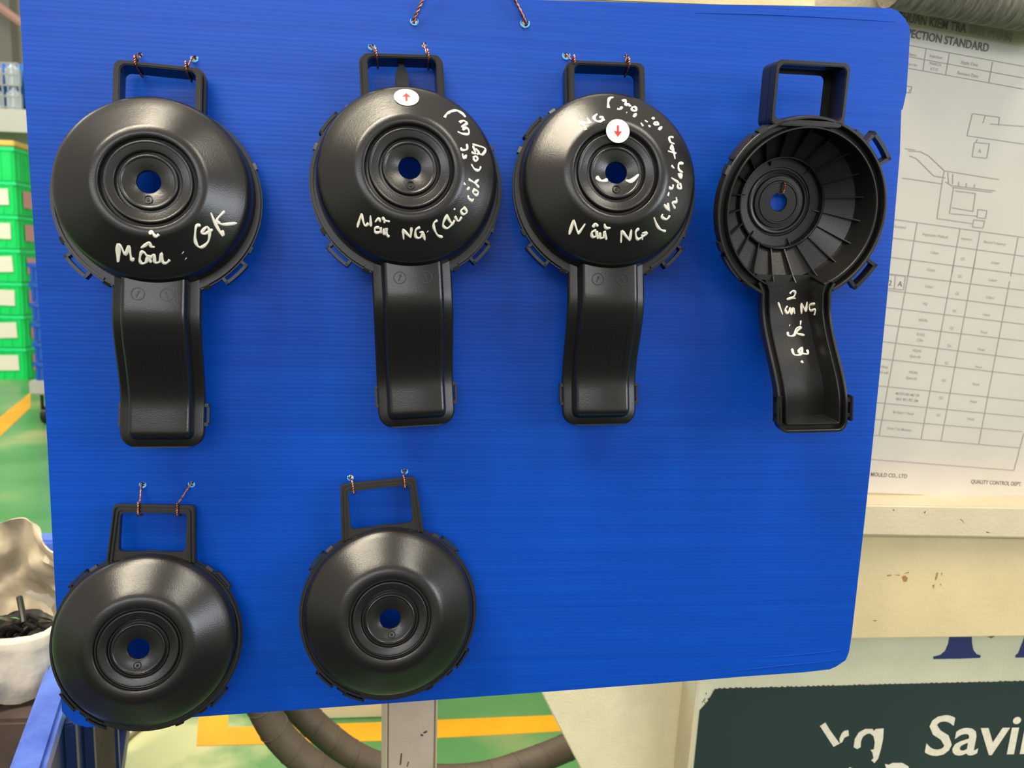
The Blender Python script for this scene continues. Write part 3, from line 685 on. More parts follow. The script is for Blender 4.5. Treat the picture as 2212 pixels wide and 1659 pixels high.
for hx, hy, hr in holes[:2] + [holes[2], holes[4], holes[6], holes[8], holes[9], holes[10], holes[11]]:
    c = P(hx, hy, D); bm = bmesh.new(); r0 = hr * D / F
    path = [c + Vector((math.cos(a) * r0 * 1.25, -.0003 - .0005 * random.random(), math.sin(a) * r0 * 1.25)) for a in [math.radians(150 + 240 * k / 16) for k in range(17)]]
    tube(bm, path, .0007, 6, rfun=lambda i: .0004 + .0006 * math.sin(PI * i / 16) * random.uniform(.6, 1.2)); bm.transform(inv); finish('torn_rim', bm, HOLEB, eb)

# ------------------------------------------------------------------ cover parts
def pose(hole, w0, zc, tilt, yaw, roll):
    t, a, r = (math.radians(q) for q in (tilt, yaw, roll))
    B = Matrix(((1, 0, 0), (0, 0, -1), (0, 1, 0)))
    Rr = Matrix.Rotation(r, 3, 'Z'); Rt = Matrix(((1, 0, 0), (0, math.cos(t), math.sin(t)), (0, -math.sin(t), math.cos(t))))
    Ra = Matrix.Rotation(a, 3, 'Y')
    M3 = B @ Ra @ Rt @ Rr
    zo = M3 @ Vector((0, 0, zc))
    Yp = D - w0 + zo.y
    c = P(hole[0], hole[1], Yp)
    M4 = (M3 @ Matrix.Scale(.001, 3)).to_4x4(); M4 = M3.to_4x4(); M4.translation = c - zo
    return M4
def mm(bm):
    for v in bm.verts: v.co *= .001
    return bm
def S(y):                                  # the chute bends back towards the board
    t = min(max((-y - 98) / 82, 0), 1); t = t * t * (3 - 2 * t); return -34 * t
PROF = [(9.1, 43), (9.1, 45.6), (9.5, 46), (19.0, 46), (19.6, 46.3), (20.3, 46.9), (21.3, 46.9), (22.0, 46.2), (22.3, 43.4), (22.8, 43), (24.2, 43), (24.6, 43.4), (25.0, 46.6), (25.6, 47), (30.6, 47), (31.2, 47.3), (31.8, 47.6), (32.6, 47.4), (33.0, 46.6), (33.3, 43.6), (33.8, 43.2), (35.4, 43.2), (35.8, 43.6), (36.3, 47.4), (37, 48), (40, 48), (42.5, 47.6), (44.5, 46.9), (46, 46), (48, 44.9), (56, 40.4), (64, 35.8), (71, 31.8), (73.6, 29.8), (75.2, 27.2), (76.2, 23), (77, 14), (77.6, 6), (75.8, 6), (74.4, 20), (70, 27), (46, 41), (42, 43.5)]
def clip_loop(bm, a, r0, r1, da, z0, z1, t=2.6, solid=False):
    """a snap loop: two arms and an outer bar, on the flange edge"""
    n = 6
    def sect(ra, rb, aa, ab, za, zb):
        lathe(bm, [(ra, za), (rb, za), (rb, zb), (ra, zb)], n, aa, ab)
    dt = math.degrees(t / r1)
    sect(r0, r1, a - da, a - da + dt, z0, z1); sect(r0, r1, a + da - dt, a + da, z0, z1)
    sect(r1 - t, r1, a - da, a + da, z0, z1)
def handle(bm_outer, bm_inner): pass
def cover_a(name, M4, label, bar=False):
    e = empty(name, M4, label, 'plastic cover')
    bm = bmesh.new(); lathe(bm, PROF, 160); finish('dome', mm(bm), BLACK, e, ang=50)
    # gate mark boss under the hole
    bm = bmesh.new(); lathe(bm, [(2.6, 45.9), (2.6, 46.5), (3.4, 46.5), (3.4, 45.9)], 28); lathe(bm, [(.01, 45.9), (.01, 46.5), (1.2, 46.4), (1.3, 45.9)], 16, closed=False)
    for v in bm.verts: v.co.y -= 13.8
    finish('gate_mark', mm(bm), BLACK, e)
    bm = plate([circ(0, -3, 83, 120), circ(0, -2, 74, 120)], 0, 7, 1.5); finish('flange', mm(bm), BLACK2, e, ang=50)
    bm = bmesh.new(); lathe(bm, [(79.5, 7), (79.5, 9), (81.5, 9), (81.8, 7)], 100, -60, 240)
    for v in bm.verts: v.co.y -= 3
    finish('flange_lip', mm(bm), BLACK2, e)
    # handle frame
    bm = plate([rrect(-34, 58, 34, 106, 6), rrect(-29, 65, 29, 102.5, 5)], 0, 20, .8); finish('handle', mm(bm), BLACK, e, ang=50)
    bm = plate([rrect(-36, 58, 36, 107.6, 7), rrect(-34.1, 59, 34.1, 106.1, 6)], 0, 13, .6); finish('handle_rib', mm(bm), BLACK2, e, ang=50)
    if bar:
        bm = plate([[(-2.5, 103), (2.5, 103), (2.8, 99), (5.5, 94), (6, 88), (5, 78), (4.5, 64), (-4.5, 64), (-5, 78), (-6, 88), (-5.5, 94), (-2.8, 99)]], 6, 9, .5); finish('handle_bar', mm(bm), BLACK2, e)
    for a, rr in ((140, 86), (-44, 89), (-136, 89)):
        bm = bmesh.new(); clip_loop(bm, a, 82, rr, 8, -2, 6)
        for v in bm.verts: v.co.y -= 3
        finish('clip_loop', mm(bm), BLACK2, e)
    for a in (124, -62, -118, 24, 156, -28, -152):
        bm = bmesh.new(); lathe(bm, [(82, 0), (84.6, 0), (84.6, 5), (82, 6)], 4, a - 2, a + 2)
        for v in bm.verts: v.co.y -= 3
        finish('flange_tab', mm(bm), BLACK2, e)
    # chute: border and raised body, lofted along y, following S(y)
    ys = [-60 - k * 4 for k in range(34)] + [-194, -197, -200, -203, -206, -208.5, -210.5, -212.2, -213.3, -214]
    bm = bmesh.new(); secs = []
    for y in ys:
        hw = 34.5
        if y < -200: q = min((-y - 200) / 14, 1); hw = 34.5 - 14 + 14 * math.sqrt(max(1 - q * q, 0))
        s = S(y)
        secs.append([Vector((x, y, z + s)) for x, z in ((-hw, 0), (-hw, 5.5), (-hw + 1.8, 7.2), (hw - 1.8, 7.2), (hw, 5.5), (hw, 0))])
    loft(bm, secs); finish('chute_border', mm(bm), BLACK2, e, ang=60)
    bm = bmesh.new(); secs = []
    for y in [-66 - k * 3.6 for k in range(37)] + [-199, -201, -203, -204.5, -205.5, -206.3, -206.8]:
        hb = 26.5; zt = 22
        if y < -199: q = (-y - 199) / 7.8; hb = 26.5 - 5 + 5 * math.sqrt(max(1 - q * q, 0)); zt = 7 + 15 * math.sqrt(max(1 - q ** 3, 0.0))
        s = S(y); b_ = 7
        zt = max(zt, 7.5)
        sec = [(-hb, 6.5), (-hb + 1, zt - 5 if zt > 13 else (6.5 + zt) / 2), (-hb + 1.8, zt - 2.2 if zt > 13 else zt - .4), (-hb + 3.4, zt - .6 if zt > 13 else zt - .2), (-hb + 5.5, zt)]
        sec = sec + [(-x, z) for x, z in reversed(sec)]
        secs.append([Vector((x, y, z + s)) for x, z in sec])
    loft(bm, secs); finish('chute', mm(bm), BLACK, e, ang=40)
    for sx in (-1, 1):                     # small loops on the chute border
        bm = bmesh.new()
        s = S(-185)
        q = .9 if sx > 0 else -.4
        box(bm, (sx * 33, -178, s), (sx * (36.5 + q), -175, s + 6)); box(bm, (sx * 33, -195, s), (sx * (36.5 + q), -192, s + 6)); box(bm, (sx * (35 + q), -195, s - 3), (sx * (37 + q), -175, s + 3))
        finish('chute_clip', mm(bm), BLACK2, e, smooth=False)
    for sx, aa in ((-11.5, -25), (10.5, 20)):
        mk = bmesh.new(); lathe(mk, [(4.6, 21.6), (4.6, 22.35), (5.4, 22.35), (5.4, 21.6)], 28)
        for v in mk.verts: v.co += Vector((sx, -86, 0))
        mo = finish('date_mark', mm(mk), BLACK2, e)
        ar = plate([[(-.5, -3), (.5, -3), (.5, 1.2), (1.5, 1.2), (0, 3.4), (-1.5, 1.2), (-.5, 1.2)]], 21.7, 22.3)
        ar.transform(Matrix.Translation((sx, -86, 0)) @ Matrix.Rotation(math.radians(aa), 4, 'Z')); finish('arrow', mm(ar), BLACK2, mo, smooth=False)
    # faint raised frame moulded on the chute
    bm = bmesh.new(); N = 12
    for (xa, xb_, ya, yb) in ((4, 18, -126, -126.6), (4, 18, -171.4, -172), (17.5, 18.1, -126, -172), (3.9, 4.5, -126, -172)):
        secs = []
        for k in range(N + 1):
            y = ya + (yb - ya) * k / N; s = S(y) + 22
            secs.append([Vector((xa, y, s - .3)), Vector((xa, y, s + .25)), Vector((xb_, y, s + .25)), Vector((xb_, y, s - .3))])
        loft(bm, secs)
    for (x0, y0, x1, y1) in ((8, -132, 14, -133), (8, -132, 9, -138), (8, -137, 14, -138), (8, -143, 14, -144), (8, -149, 14, -150), (13, -149, 14, -155), (8, -160, 14, -161), (-16, -124, -9, -125), (-16, -131, -9, -132), (-16, -140, -9, -141), (-16, -148, -9, -149), (-10, -140, -9, -149)):
        s0 = S(y0) + 22; s1 = S(y1) + 22
        secs = [[Vector((x0, y, s_ - .3)), Vector((x0, y, s_ + .22)), Vector((x1, y, s_ + .22)), Vector((x1, y, s_ - .3))] for y, s_ in ((y0, s0), (y1, s1))]
        loft(bm, secs)
    finish('moulded_mark', mm(bm), BLACK, e, smooth=False)
    return e
PROFB = [(9.1, 33), (9.1, 35.6), (9.5, 36), (19.4, 36), (20.4, 36.2), (21, 36.7), (21.8, 36.4), (22, 34), (22.4, 33.6), (23.2, 33.6), (23.6, 34), (23.8, 35.4), (24.6, 35.4), (24.9, 33.9), (25.4, 33.8), (25.8, 36.4), (26.4, 36.8), (31.6, 36.8), (32.3, 37.1), (32.9, 36.8), (33.1, 34.4), (33.6, 34), (34.3, 34.2), (34.6, 35.8), (35.4, 35.8), (35.7, 34.3), (36.2, 34.3), (36.7, 36.8), (37.4, 37.2), (43, 37), (46, 36.2), (48.5, 34.8), (52, 32.4), (62, 25.4), (70, 19.8), (74, 16.8), (76, 14.6), (77.2, 11.8), (77.8, 8), (78.2, 3), (76.6, 3), (75.6, 10), (72, 16), (50, 31), (45, 33.4)]
def cover_b(name, M4, label):
    e = empty(name, M4, label, 'plastic cover')
    bm = bmesh.new(); lathe(bm, PROFB, 160); finish('dome', mm(bm), BLACK, e, ang=50)
    bm = bmesh.new(); lathe(bm, [(2.6, 35.9), (2.6, 36.5), (3.4, 36.5), (3.4, 35.9)], 28); lathe(bm, [(.01, 35.9), (.01, 36.5), (1.2, 36.4), (1.3, 35.9)], 16, closed=False)
    for v in bm.verts: v.co.y -= 14.2
    finish('gate_mark', mm(bm), BLACK, e)
    bm = plate([circ(0, -3, 82.5, 120), circ(0, -1, 76, 120)], -1, 4, 1.2); finish('flange', mm(bm), BLACK2, e, ang=50)
    bm = bmesh.new(); lathe(bm, [(79.3, 4), (79.3, 6.5), (81.1, 6.5), (81.4, 4)], 100, -65, 245)
    for v in bm.verts: v.co.y -= 3
    finish('flange_lip', mm(bm), BLACK2, e)
    o_ = [(-33, 121), (-35, 118), (-38, 72), (38, 72), (35, 118), (33, 121)]
    outer = [(-38, 70)] + [(-35.0 + 4 * (1 - math.cos(math.radians(a))) , 118 + 4 * math.sin(math.radians(a))) for a in range(0, 91, 15)] + [(31 + 4 * math.sin(math.radians(a)), 118 + 4 * math.cos(math.radians(a))) for a in range(0, 91, 15)] + [(38, 70)]
    inner = rrect(-28.5, 79, 28.5, 114.5, 4)
    bm = plate([outer, inner], 0, 8, .8); finish('handle', mm(bm), BLACK, e, ang=50)
    for k, (q, z) in enumerate(((0.6, 10.5), (3.6, 10.5))):
        o2 = [(x * (1 - q / 36), y - q if y > 90 else y) for x, y in outer]; i2 = [(x * (1 - (q + 1.4) / 36), y - q - 1.4 if y > 90 else y) for x, y in outer]
        bm = plate([o2 + i2[::-1]], 6, z, .4); finish('handle_rib', mm(bm), BLACK, e, ang=50)
    for a in (42, 138, -40, -140, -118):
        bm = bmesh.new(); clip_loop(bm, a, 80.5, 85.6, 7, -2, 3.6, 2.0)
        for v in bm.verts: v.co.y -= 3
        finish('clip_loop', mm(bm), BLACK2, e)
    for a in (53, 127, -52, -128, -68):
        bm = bmesh.new(); lathe(bm, [(80.5, -1), (84, -1), (84, 3), (80.5, 3.8)], 4, a - 2.4, a + 2.4)
        for v in bm.verts: v.co.y -= 3
        finish('flange_tab', mm(bm), BLACK2, e)
    return e
def offs(path, d):
    out = []
    n = len(path)
    for i, p in enumerate(path):
        a = Vector(path[i - 1]) if i > 0 else Vector(path[0]); b = Vector(path[i + 1]) if i < n - 1 else Vector(path[-1])
        t = (b - a).normalized(); out.append(Vector((p[0] - t.y * d, p[1] + t.x * d)))
    return out
def cover_rev(name, M4, label):
    """the cover hung the wrong way round: its hollow ribbed inside faces the viewer; z=0 is the flange edge, the bowl goes to -z"""
    e = empty(name, M4, label, 'plastic cover')
    NA = (-112, -66)                                  # neck opening in degrees (clockwise side, below)
    # floor of the bowl: plateau with rings
    pr = [(8.2, -45), (8.2, -43.4), (8.6, -43), (17.5, -43), (18, -42.2), (19.4, -42.2), (20, -43), (23.6, -43.2), (24.2, -45.6), (25.6, -45.6), (26.2, -43.0), (28, -42.6), (29.4, -43.2), (29.8, -44.6), (31, -44.6), (31.6, -43.4), (40, -42.6), (40.6, -36.6), (41.2, -36.0), (42.0, -36.2), (42.4, -40), (67, -27), (68.5, -27.5), (45, -42.5), (40, -45)]
    bm = bmesh.new(); lathe(bm, pr, 144); finish('bowl', mm(bm), BLACK2, e, ang=35)
    bm = bmesh.new(); lathe(bm, [(67, -28), (69, -24), (70, -1.2), (70.5, -.6), (71.4, -.6), (71.8, -1.2), (72.2, -7), (71.4, -9), (70.6, -26), (68, -29)], 120, -66.5, 252); finish('bowl_wall', mm(bm), BLACK2, e, ang=35)
    bm = bmesh.new(); lathe(bm, [(72, -9), (72, -7), (77.4, -7), (77.8, -.6), (78.4, 0), (80.0, 0), (80.6, -.6), (80.6, -9)], 120, -62, 247); finish('flange', mm(bm), BLACK2, e, ang=35)
    for k in range(20):
        a = math.radians(9 + k * 18); ca, sa = math.cos(a), math.sin(a)
        bm = bmesh.new(); r0, r1 = 42, 68.5
        q = [(r0, -41), (r0, -36.5), (r1 - 4, -22), (r1 + .6, -18), (r1 + .6, -27.5)]
        secs = []
        for s in (-.55, .55):
            secs.append([Vector((r * ca - s * sa, r * sa + s * ca, z)) for r, z in q])
        loft(bm, secs); finish('rib', mm(bm), BLACK2, e, smooth=False)
    for k in range(6):
        a = math.radians(-10 + k * 60); ca, sa = math.cos(a), math.sin(a)
        bm = bmesh.new(); secs = [[Vector((r * ca - s * sa, r * sa + s * ca, z)) for r, z in ((35, -43.4), (35, -42), (40.4, -39), (40.4, -43.4))] for s in (-.4, .4)]
        loft(bm, secs); finish('small_rib', mm(bm), BLACK2, e, smooth=False)
    # handle: deep frame
    bm = plate([rrect(-37, 64, 31.5, 117, 6), rrect(-33.5, 69, 28, 113.5, 5)], -10, 0, .7); finish('handle', mm(bm), BLACK2, e, ang=50)
    bm = plate([rrect(-37, 64, 31.5, 117, 6), rrect(-34, 70, 28.5, 113, 5)], -24, -10, 0); finish('handle_wall', mm(bm), BLACK2, e, ang=50)
    bm = plate([rrect(-36.5, 64, 31, 116, 6), rrect(-27.5, 70, 22, 110, 5)], -26, -24, .4); finish('handle_back', mm(bm), BLACK2, e, ang=50)
    # clips
    for a in (40, 140, -40, -140):
        bm = bmesh.new(); clip_loop(bm, a, 79, 92 if abs(a) < 90 else 82.6, 9.5, -9, -1, 3.2); finish('clip_loop', mm(bm), BLACK2, e)
    for a in (56, 124, 156, -156, -126):
        bm = bmesh.new(); lathe(bm, [(80, -8), (82.4, -8), (82.4, -1), (80, 0)], 4, a - 3, a + 3); finish('flange_tab', mm(bm), BLACK2, e)
    # chute trough, swept along the U shaped edge; its far end comes forward
    for ch in e.children:                              # the bowl leans a little against the flange
        if ch.name.split('.')[0] in ('bowl', 'bowl_wall', 'flange', 'rib', 'small_rib', 'clip_loop', 'flange_tab'):
            for v in ch.data.vertices:
                k = (v.co.z + .043) / .043; v.co.x += .0025 * k; v.co.y -= .0075 * k
    def S4(y):
        t = min(max((-y - 92) / 88, 0), 1); t = t * t * (3 - 2 * t); return 31 * t
    def lean(bm):
        for v in bm.verts: v.co.x += 4 + max(-v.co.y - 76, 0) / 120 * 13
    hw = 34
    U = [(-hw - 4, -72), (-hw - 1, -78)] + [(-hw, -80 - k * 4) for k in range(28)]
    r = 10
    U += [(-hw + r - r * math.cos(math.radians(a)), -194 - r * math.sin(math.radians(a))) for a in range(10, 91, 10)]
    U += [(hw - r + r * math.sin(math.radians(a)), -194 - r * math.cos(math.radians(a))) for a in range(0, 90, 10)]
    U += [(hw, -194 + k * 4 + .01) for k in range(29)] + [(hw + 1, -78), (hw + 4, -72)]
    def sweep(prof, name, m=BLACK2):
        cols = [offs(U, d) for d, z in prof]
        secs = []
        for i in range(len(U)):
            secs.append([Vector((cols[j][i].x, cols[j][i].y, prof[j][1] + S4(U[i][1]))) for j in range(len(prof))])
        bm = bmesh.new(); loft(bm, secs); lean(bm); return finish(name, mm(bm), m, e, ang=40)
    sweep([(0, -9), (0, -.5), (.5, 0), (2.2, 0), (2.7, -.5), (2.9, -6), (7.0, -6), (7.2, -1), (7.8, -.4), (8.6, -.4), (9.0, -1), (10.5, -24), (9, -25), (6.6, -9)], 'chute_edge')
    bm = bmesh.new(); secs = []
    for k in range(30):
        y = -66 - k * 4.6; y = max(y, -194.5)
        w_ = hw - 9.5 + (5 if y > -79 else 0)
        secs.append([Vector((x, y, z + S4(y))) for x, z in ((-w_, -25.5), (-w_, -23), (w_, -23), (w_, -25.5))])
        if y <= -194.5: break
    loft(bm, secs); lean(bm); fl = finish('chute_floor', mm(bm), BLACK2, e, ang=50)
    for sx in (-1, 1):
        bm = bmesh.new(); s = S4(-186)
        q = 31.4; w_ = 8 if sx > 0 else 3.2
        box(bm, (sx * q, -176, s - 8), (sx * (q + w_), -172, s - 1)); box(bm, (sx * q, -190, s - 8), (sx * (q + w_), -186, s - 1)); box(bm, (sx * (q + w_ - 3), -194, s - 8), (sx * (q + w_), -170, s), bev=.8); lean(bm); finish('chute_clip', mm(bm), BLACK2, e, smooth=False)
    return e

POSE = dict(
    p1=pose((321, 393), .026, .046, 9.5, 8, -1.2), p2=pose((885, 363), .022, .046, 9.5, 5, 3.0), p3=pose((1331, 373), .022, .046, 9.5, 1, 1.2),
    p4=pose((1682, 437), .0505, -.043, -5, 3.5, 1.0), p5=pose((299, 1402), .024, .036, 9, 6, -3), p6=pose((843, 1337), .024, .036, 9, 5, 5))
c1 = cover_a('handled_cover', POSE['p1'], 'black round plastic cover with chute marked OK in white, upper left')
c2 = cover_a('handled_cover', POSE['p2'], 'black plastic cover with chute and white sticker with red up arrow', bar=True)
c3 = cover_a('handled_cover', POSE['p3'], 'black plastic cover with chute and white sticker with red down arrow')
c4 = cover_rev('handled_cover', POSE['p4'], 'black plastic cover hung back to front, showing its ribbed hollow inside, at right')
c5 = cover_b('handled_cover', POSE['p5'], 'round black plastic cover without chute at the lower left corner of the board')
c6 = cover_b('handled_cover', POSE['p6'], 'round black plastic cover without chute hanging lower centre of the board')

# ------------------------------------------------------------------ handwriting on the real surfaces
bpy.context.view_layer.update()
def tree_of(e, names):
    bm = bmesh.new()
    for ch in e.children:
        if ch.name.split('.')[0] in names:
            me = ch.data.copy(); me.transform(e.matrix_world @ ch.matrix_parent_inverse @ ch.matrix_local); bm.from_mesh(me); bpy.data.meshes.remove(me)
    t = BVHTree.FromBMesh(bm); bm.free(); return t
def hit(tr, px, py):
    d = ray(px, py).normalized(); loc, nr, _, _ = tr.ray_cast(ORG, d, 3)
    if loc is None: return None, None
    if nr.dot(d) > 0: nr = -nr
    return loc, nr
def writing(e, names, words, sc_, ox, oy, rad):
    tr = tree_of(e, names); inv = e.matrix_world.inverted()
    for word in words:
        bm = bmesh.new(); ok = False
        for st in word:
            st = [(ox + x / sc_, oy + y / sc_) for x, y in st]
            if len(st) == 1: st = [(st[0][0] - .6, st[0][1] - .4), (st[0][0] + .6, st[0][1] + .4)]
            pts2 = spline([Vector((x, y, 0)) for x, y in st], 5)
            path = []
            for p in pts2:
                l, n = hit(tr, p.x, p.y)
                if l is not None and (not path or (l - path[-1][0]).length < .01): path.append((l, n))
            if len(path) < 2: continue
            secs = []
            M_ = len(path)
            ph = random.random() * 9
            for i, (l, n) in enumerate(path):
                t = (path[min(i + 1, M_ - 1)][0] - path[max(i - 1, 0)][0])
                if t.length < 1e-7: t = Vector((1, 0, 0))
                t.normalize(); b = n.cross(t).normalized(); r = rad * (.85 + .25 * math.sin(ph + i * .7))
                if i in (0, M_ - 1): r *= .55
                secs.append([l + b * r * x + n * h for x, h in ((-1, .0001), (-.7, .00045), (0, .0006), (.7, .00045), (1, .0001))])
            loft(bm, secs, cap=False, closed=False); ok = True
        if ok:
            bm.transform(inv); o = finish('handwriting', bm, WHITE, e, ang=80)
            o['label'] = 'white marker handwriting'
        else: bm.free()
D1 = ['dome', 'flange', 'gate_mark']
writing(c1, D1, [
    [[(185, 630), (170, 760), (182, 930)], [(195, 640), (205, 800), (185, 920)], [(185, 640), (240, 700), (300, 810), (350, 670)], [(350, 660), (380, 800), (405, 900), (440, 860)]],
    [[(690, 490), (720, 440), (760, 500), (795, 525), (835, 485)], [(550, 705), (620, 660), (680, 615), (710, 680), (770, 690)],
     [(620, 790), (560, 770), (530, 880), (560, 950), (630, 930), (650, 850)], [(600, 770), (690, 900), (700, 940)], [(690, 870), (760, 810), (770, 930), (850, 920), (880, 790), (900, 930), (960, 940), (1010, 890)], [(640, 820), (700, 850)]],
    [[(1215, 780)], [(1262, 875)]],
    [[(1500, 350), (1430, 360), (1410, 560), (1450, 670), (1520, 690), (1620, 600), (1640, 450), (1600, 370), (1520, 450), (1560, 480), (1690, 410)]],
    [[(1660, 140), (1740, 330), (1850, 520)], [(1870, 510), (1840, 420)], [(1880, 120), (1760, 250), (1800, 310), (1870, 330), (2075, 310)]]], 7.373, 230, 440, .00125)
writing(c2, D1, [
    [[(1070, 185), (1110, 130), (1200, 100), (1270, 125), (1315, 180)], [(1100, 140), (1190, 95), (1300, 155)]],
    [[(1240, 240), (1290, 220), (1330, 250), (1270, 290), (1340, 310), (1350, 370), (1280, 370), (1220, 345)], [(1280, 330), (1320, 290)]],
    [[(1330, 490), (1330, 550), (1270, 555), (1265, 530)], [(1280, 600), (1290, 650), (1325, 620), (1310, 655)]],
    [[(1390, 490), (1540, 540), (1510, 610), (1470, 600)], [(1400, 510), (1430, 600), (1380, 580)], [(1430, 540), (1470, 590), (1440, 610)], [(1400, 650), (1430, 630), (1455, 660), (1430, 685), (1400, 650)], [(1380, 720), (1420, 780), (1470, 790), (1490, 750)]],
    [[(1345, 895), (1420, 940), (1470, 990)], [(1420, 940), (1465, 900)], [(1400, 1010), (1460, 1040), (1440, 1080), (1400, 1050), (1420, 1010)], [(1290, 940), (1315, 960)], [(1330, 1020), (1360, 990)], [(1350, 1085), (1345, 1110), (1390, 1145), (1405, 1120)]],
    [[(1100, 1310), (1060, 1390), (1060, 1440), (1110, 1460), (1180, 1390)], [(1090, 1300), (1150, 1400), (1190, 1370)], [(1190, 1230), (1185, 1250)], [(1190, 1320), (1230, 1380), (1270, 1330)], [(1310, 1220), (1260, 1260), (1290, 1300), (1330, 1270), (1290, 1210)]],
    [[(990, 1370), (950, 1400), (950, 1460), (990, 1540), (1050, 1565)]],
    [[(600, 1590), (590, 1480)], [(585, 1470), (680, 1570)], [(680, 1570), (690, 1450)], [(790, 1450), (740, 1480), (740, 1560), (790, 1570), (820, 1510), (780, 1510)], [(820, 1510), (845, 1600)], [(875, 1500)]],
    [[(65, 1450), (110, 1290)], [(110, 1290), (150, 1430), (195, 1400)], [(215, 1310), (220, 1440)],
     [(320, 1450), (270, 1460), (275, 1510), (330, 1500), (330, 1450), (340, 1520)], [(370, 1460), (375, 1530), (400, 1500), (400, 1460), (410, 1540), (435, 1560)], [(270, 1390), (310, 1350), (330, 1390)], [(355, 1330), (380, 1370), (440, 1385)], [(375, 1400), (385, 1360)]]], 5.352, 760, 220, .00115)
writing(c3, D1, [
    [[(610, 100), (570, 110), (555, 160), (560, 215)]],
    [[(700, 140), (740, 130), (740, 180), (770, 170), (790, 200)], [(800, 210), (840, 200), (850, 240), (810, 235), (800, 210)], [(650, 220), (680, 225), (700, 200)], [(750, 262)], [(850, 270), (820, 310)]],
    [[(900, 370), (925, 405)], [(940, 345), (970, 360)], [(975, 395), (1000, 410)], [(1015, 330), (1040, 315)], [(1040, 370), (1070, 360), (1080, 385), (1050, 390), (1040, 370)], [(1120, 410), (1085, 445)]],
    [[(320, 445), (300, 400), (250, 365)], [(250, 365), (370, 375)], [(370, 375), (335, 320)], [(440, 275), (405, 310), (430, 350), (480, 350), (500, 310), (460, 310)], [(500, 330), (520, 345)]],
    [[(1240, 520), (1200, 520), (1210, 570), (1250, 590)], [(1225, 600), (1245, 650), (1215, 640), (1225, 600)], [(1180, 665), (1270, 690)], [(1240, 650), (1260, 750)]],
    [[(1345, 795), (1300, 800), (1300, 860), (1340, 890)], [(1290, 920), (1330, 910), (1320, 945), (1290, 920)], [(1220, 815), (1250, 850)]],
    [[(1215, 945), (1300, 1000)], [(1310, 1000), (1325, 1060), (1290, 1050), (1290, 1010)], [(1190, 1050), (1230, 1060), (1240, 1020)], [(1195, 1100), (1185, 1140)]],
    [[(1270, 1150), (1275, 1200), (1230, 1210), (1260, 1270)], [(1140, 1225), (1190, 1290)], [(1180, 1210), (1200, 1300)], [(1130, 1330), (1120, 1360), (1170, 1385), (1205, 1345)]],
    [[(1035, 1360), (1070, 1450), (1110, 1495), (1160, 1510)]],
    [[(145, 1545), (190, 1390)], [(190, 1390), (240, 1540)], [(240, 1540), (315, 1430)], [(395, 1470), (420, 1430), (445, 1460)], [(515, 1430), (530, 1475), (580, 1475)], [(430, 1500), (385, 1520), (390, 1570), (430, 1560), (435, 1510), (445, 1590)], [(470, 1520), (470, 1580), (510, 1570), (520, 1510), (535, 1600)]],
    [[(690, 1630), (695, 1500)], [(695, 1500), (780, 1610)], [(780, 1610), (800, 1490)], [(880, 1480), (845, 1520), (860, 1590), (900, 1580), (960, 1530), (910, 1530)], [(910, 1540), (915, 1600)]]], 4.88, 1200, 190, .00125)
writing(c3, D1, [[[(430, 935), (480, 980), (550, 970)], [(740, 975), (800, 980), (880, 910)]]], 4.88, 1200, 190, .0016)
writing(c4, ['chute_floor', 'chute_edge'], [
    [[(440, 310), (465, 285), (490, 300), (470, 340), (410, 360)], [(430, 350), (490, 350)]],
    [[(335, 385), (375, 495)], [(420, 420), (400, 450), (420, 485), (440, 450)], [(440, 430), (455, 495), (470, 440), (485, 490)]],
    [[(545, 490), (545, 390)], [(545, 395), (585, 470)], [(585, 470), (595, 380)], [(670, 400), (620, 410), (625, 460), (670, 450), (660, 500)]],
    [[(540, 550), (535, 590)], [(437, 592)], [(420, 650), (430, 685), (480, 680), (500, 620), (540, 610), (500, 660), (570, 680)]],
    [[(460, 800), (480, 855), (540, 850), (550, 790), (520, 830), (600, 850), (595, 810)], [(540, 910), (560, 930)]]], 4.147, 1600, 560, .00125)
def sticker(e, px, py, r, up, label, flat=False):
    tr = tree_of(e, ['dome']); l, n = hit(tr, px, py); inv = e.matrix_world.inverted()
    if flat: n = (e.matrix_world.to_3x3() @ Vector((0, 0, 1))).normalized(); q = inv @ l; q.z = .0486; l = e.matrix_world @ q
    x = n.cross(Vector((0, 0, 1))).normalized() * -1; y = n.cross(x).normalized()
    if y.z < 0: y = -y
    x = y.cross(n).normalized()
    Mx = Matrix((x, y, n)).transposed().to_4x4(); Mx.translation = l + n * .0002
    bm = plate([circ(0, 0, r, 40)], 0, .0003); bm.transform(inv @ Mx); s = finish('round_sticker', bm, STICK, e, smooth=False); s['label'] = label
    k = r / .0103; sg = 1 if up else -1
    bm = plate([[(x_ * k * .001, sg * y_ * k * .001) for x_, y_ in ((-.9, -4.8), (.9, -4.8), (.9, .4), (3.6, .2), (0, 5.2), (-3.6, .2), (-.9, .4))]], .0003, .00045); bm.transform(inv @ Mx)
    finish('arrow', bm, RED, s, smooth=False)
sticker(c2, 878, 211, .0103, True, 'white round sticker with red arrow pointing up')
sticker(c3, 1331, 288, .0100, False, 'white round sticker with red arrow pointing down', flat=True)

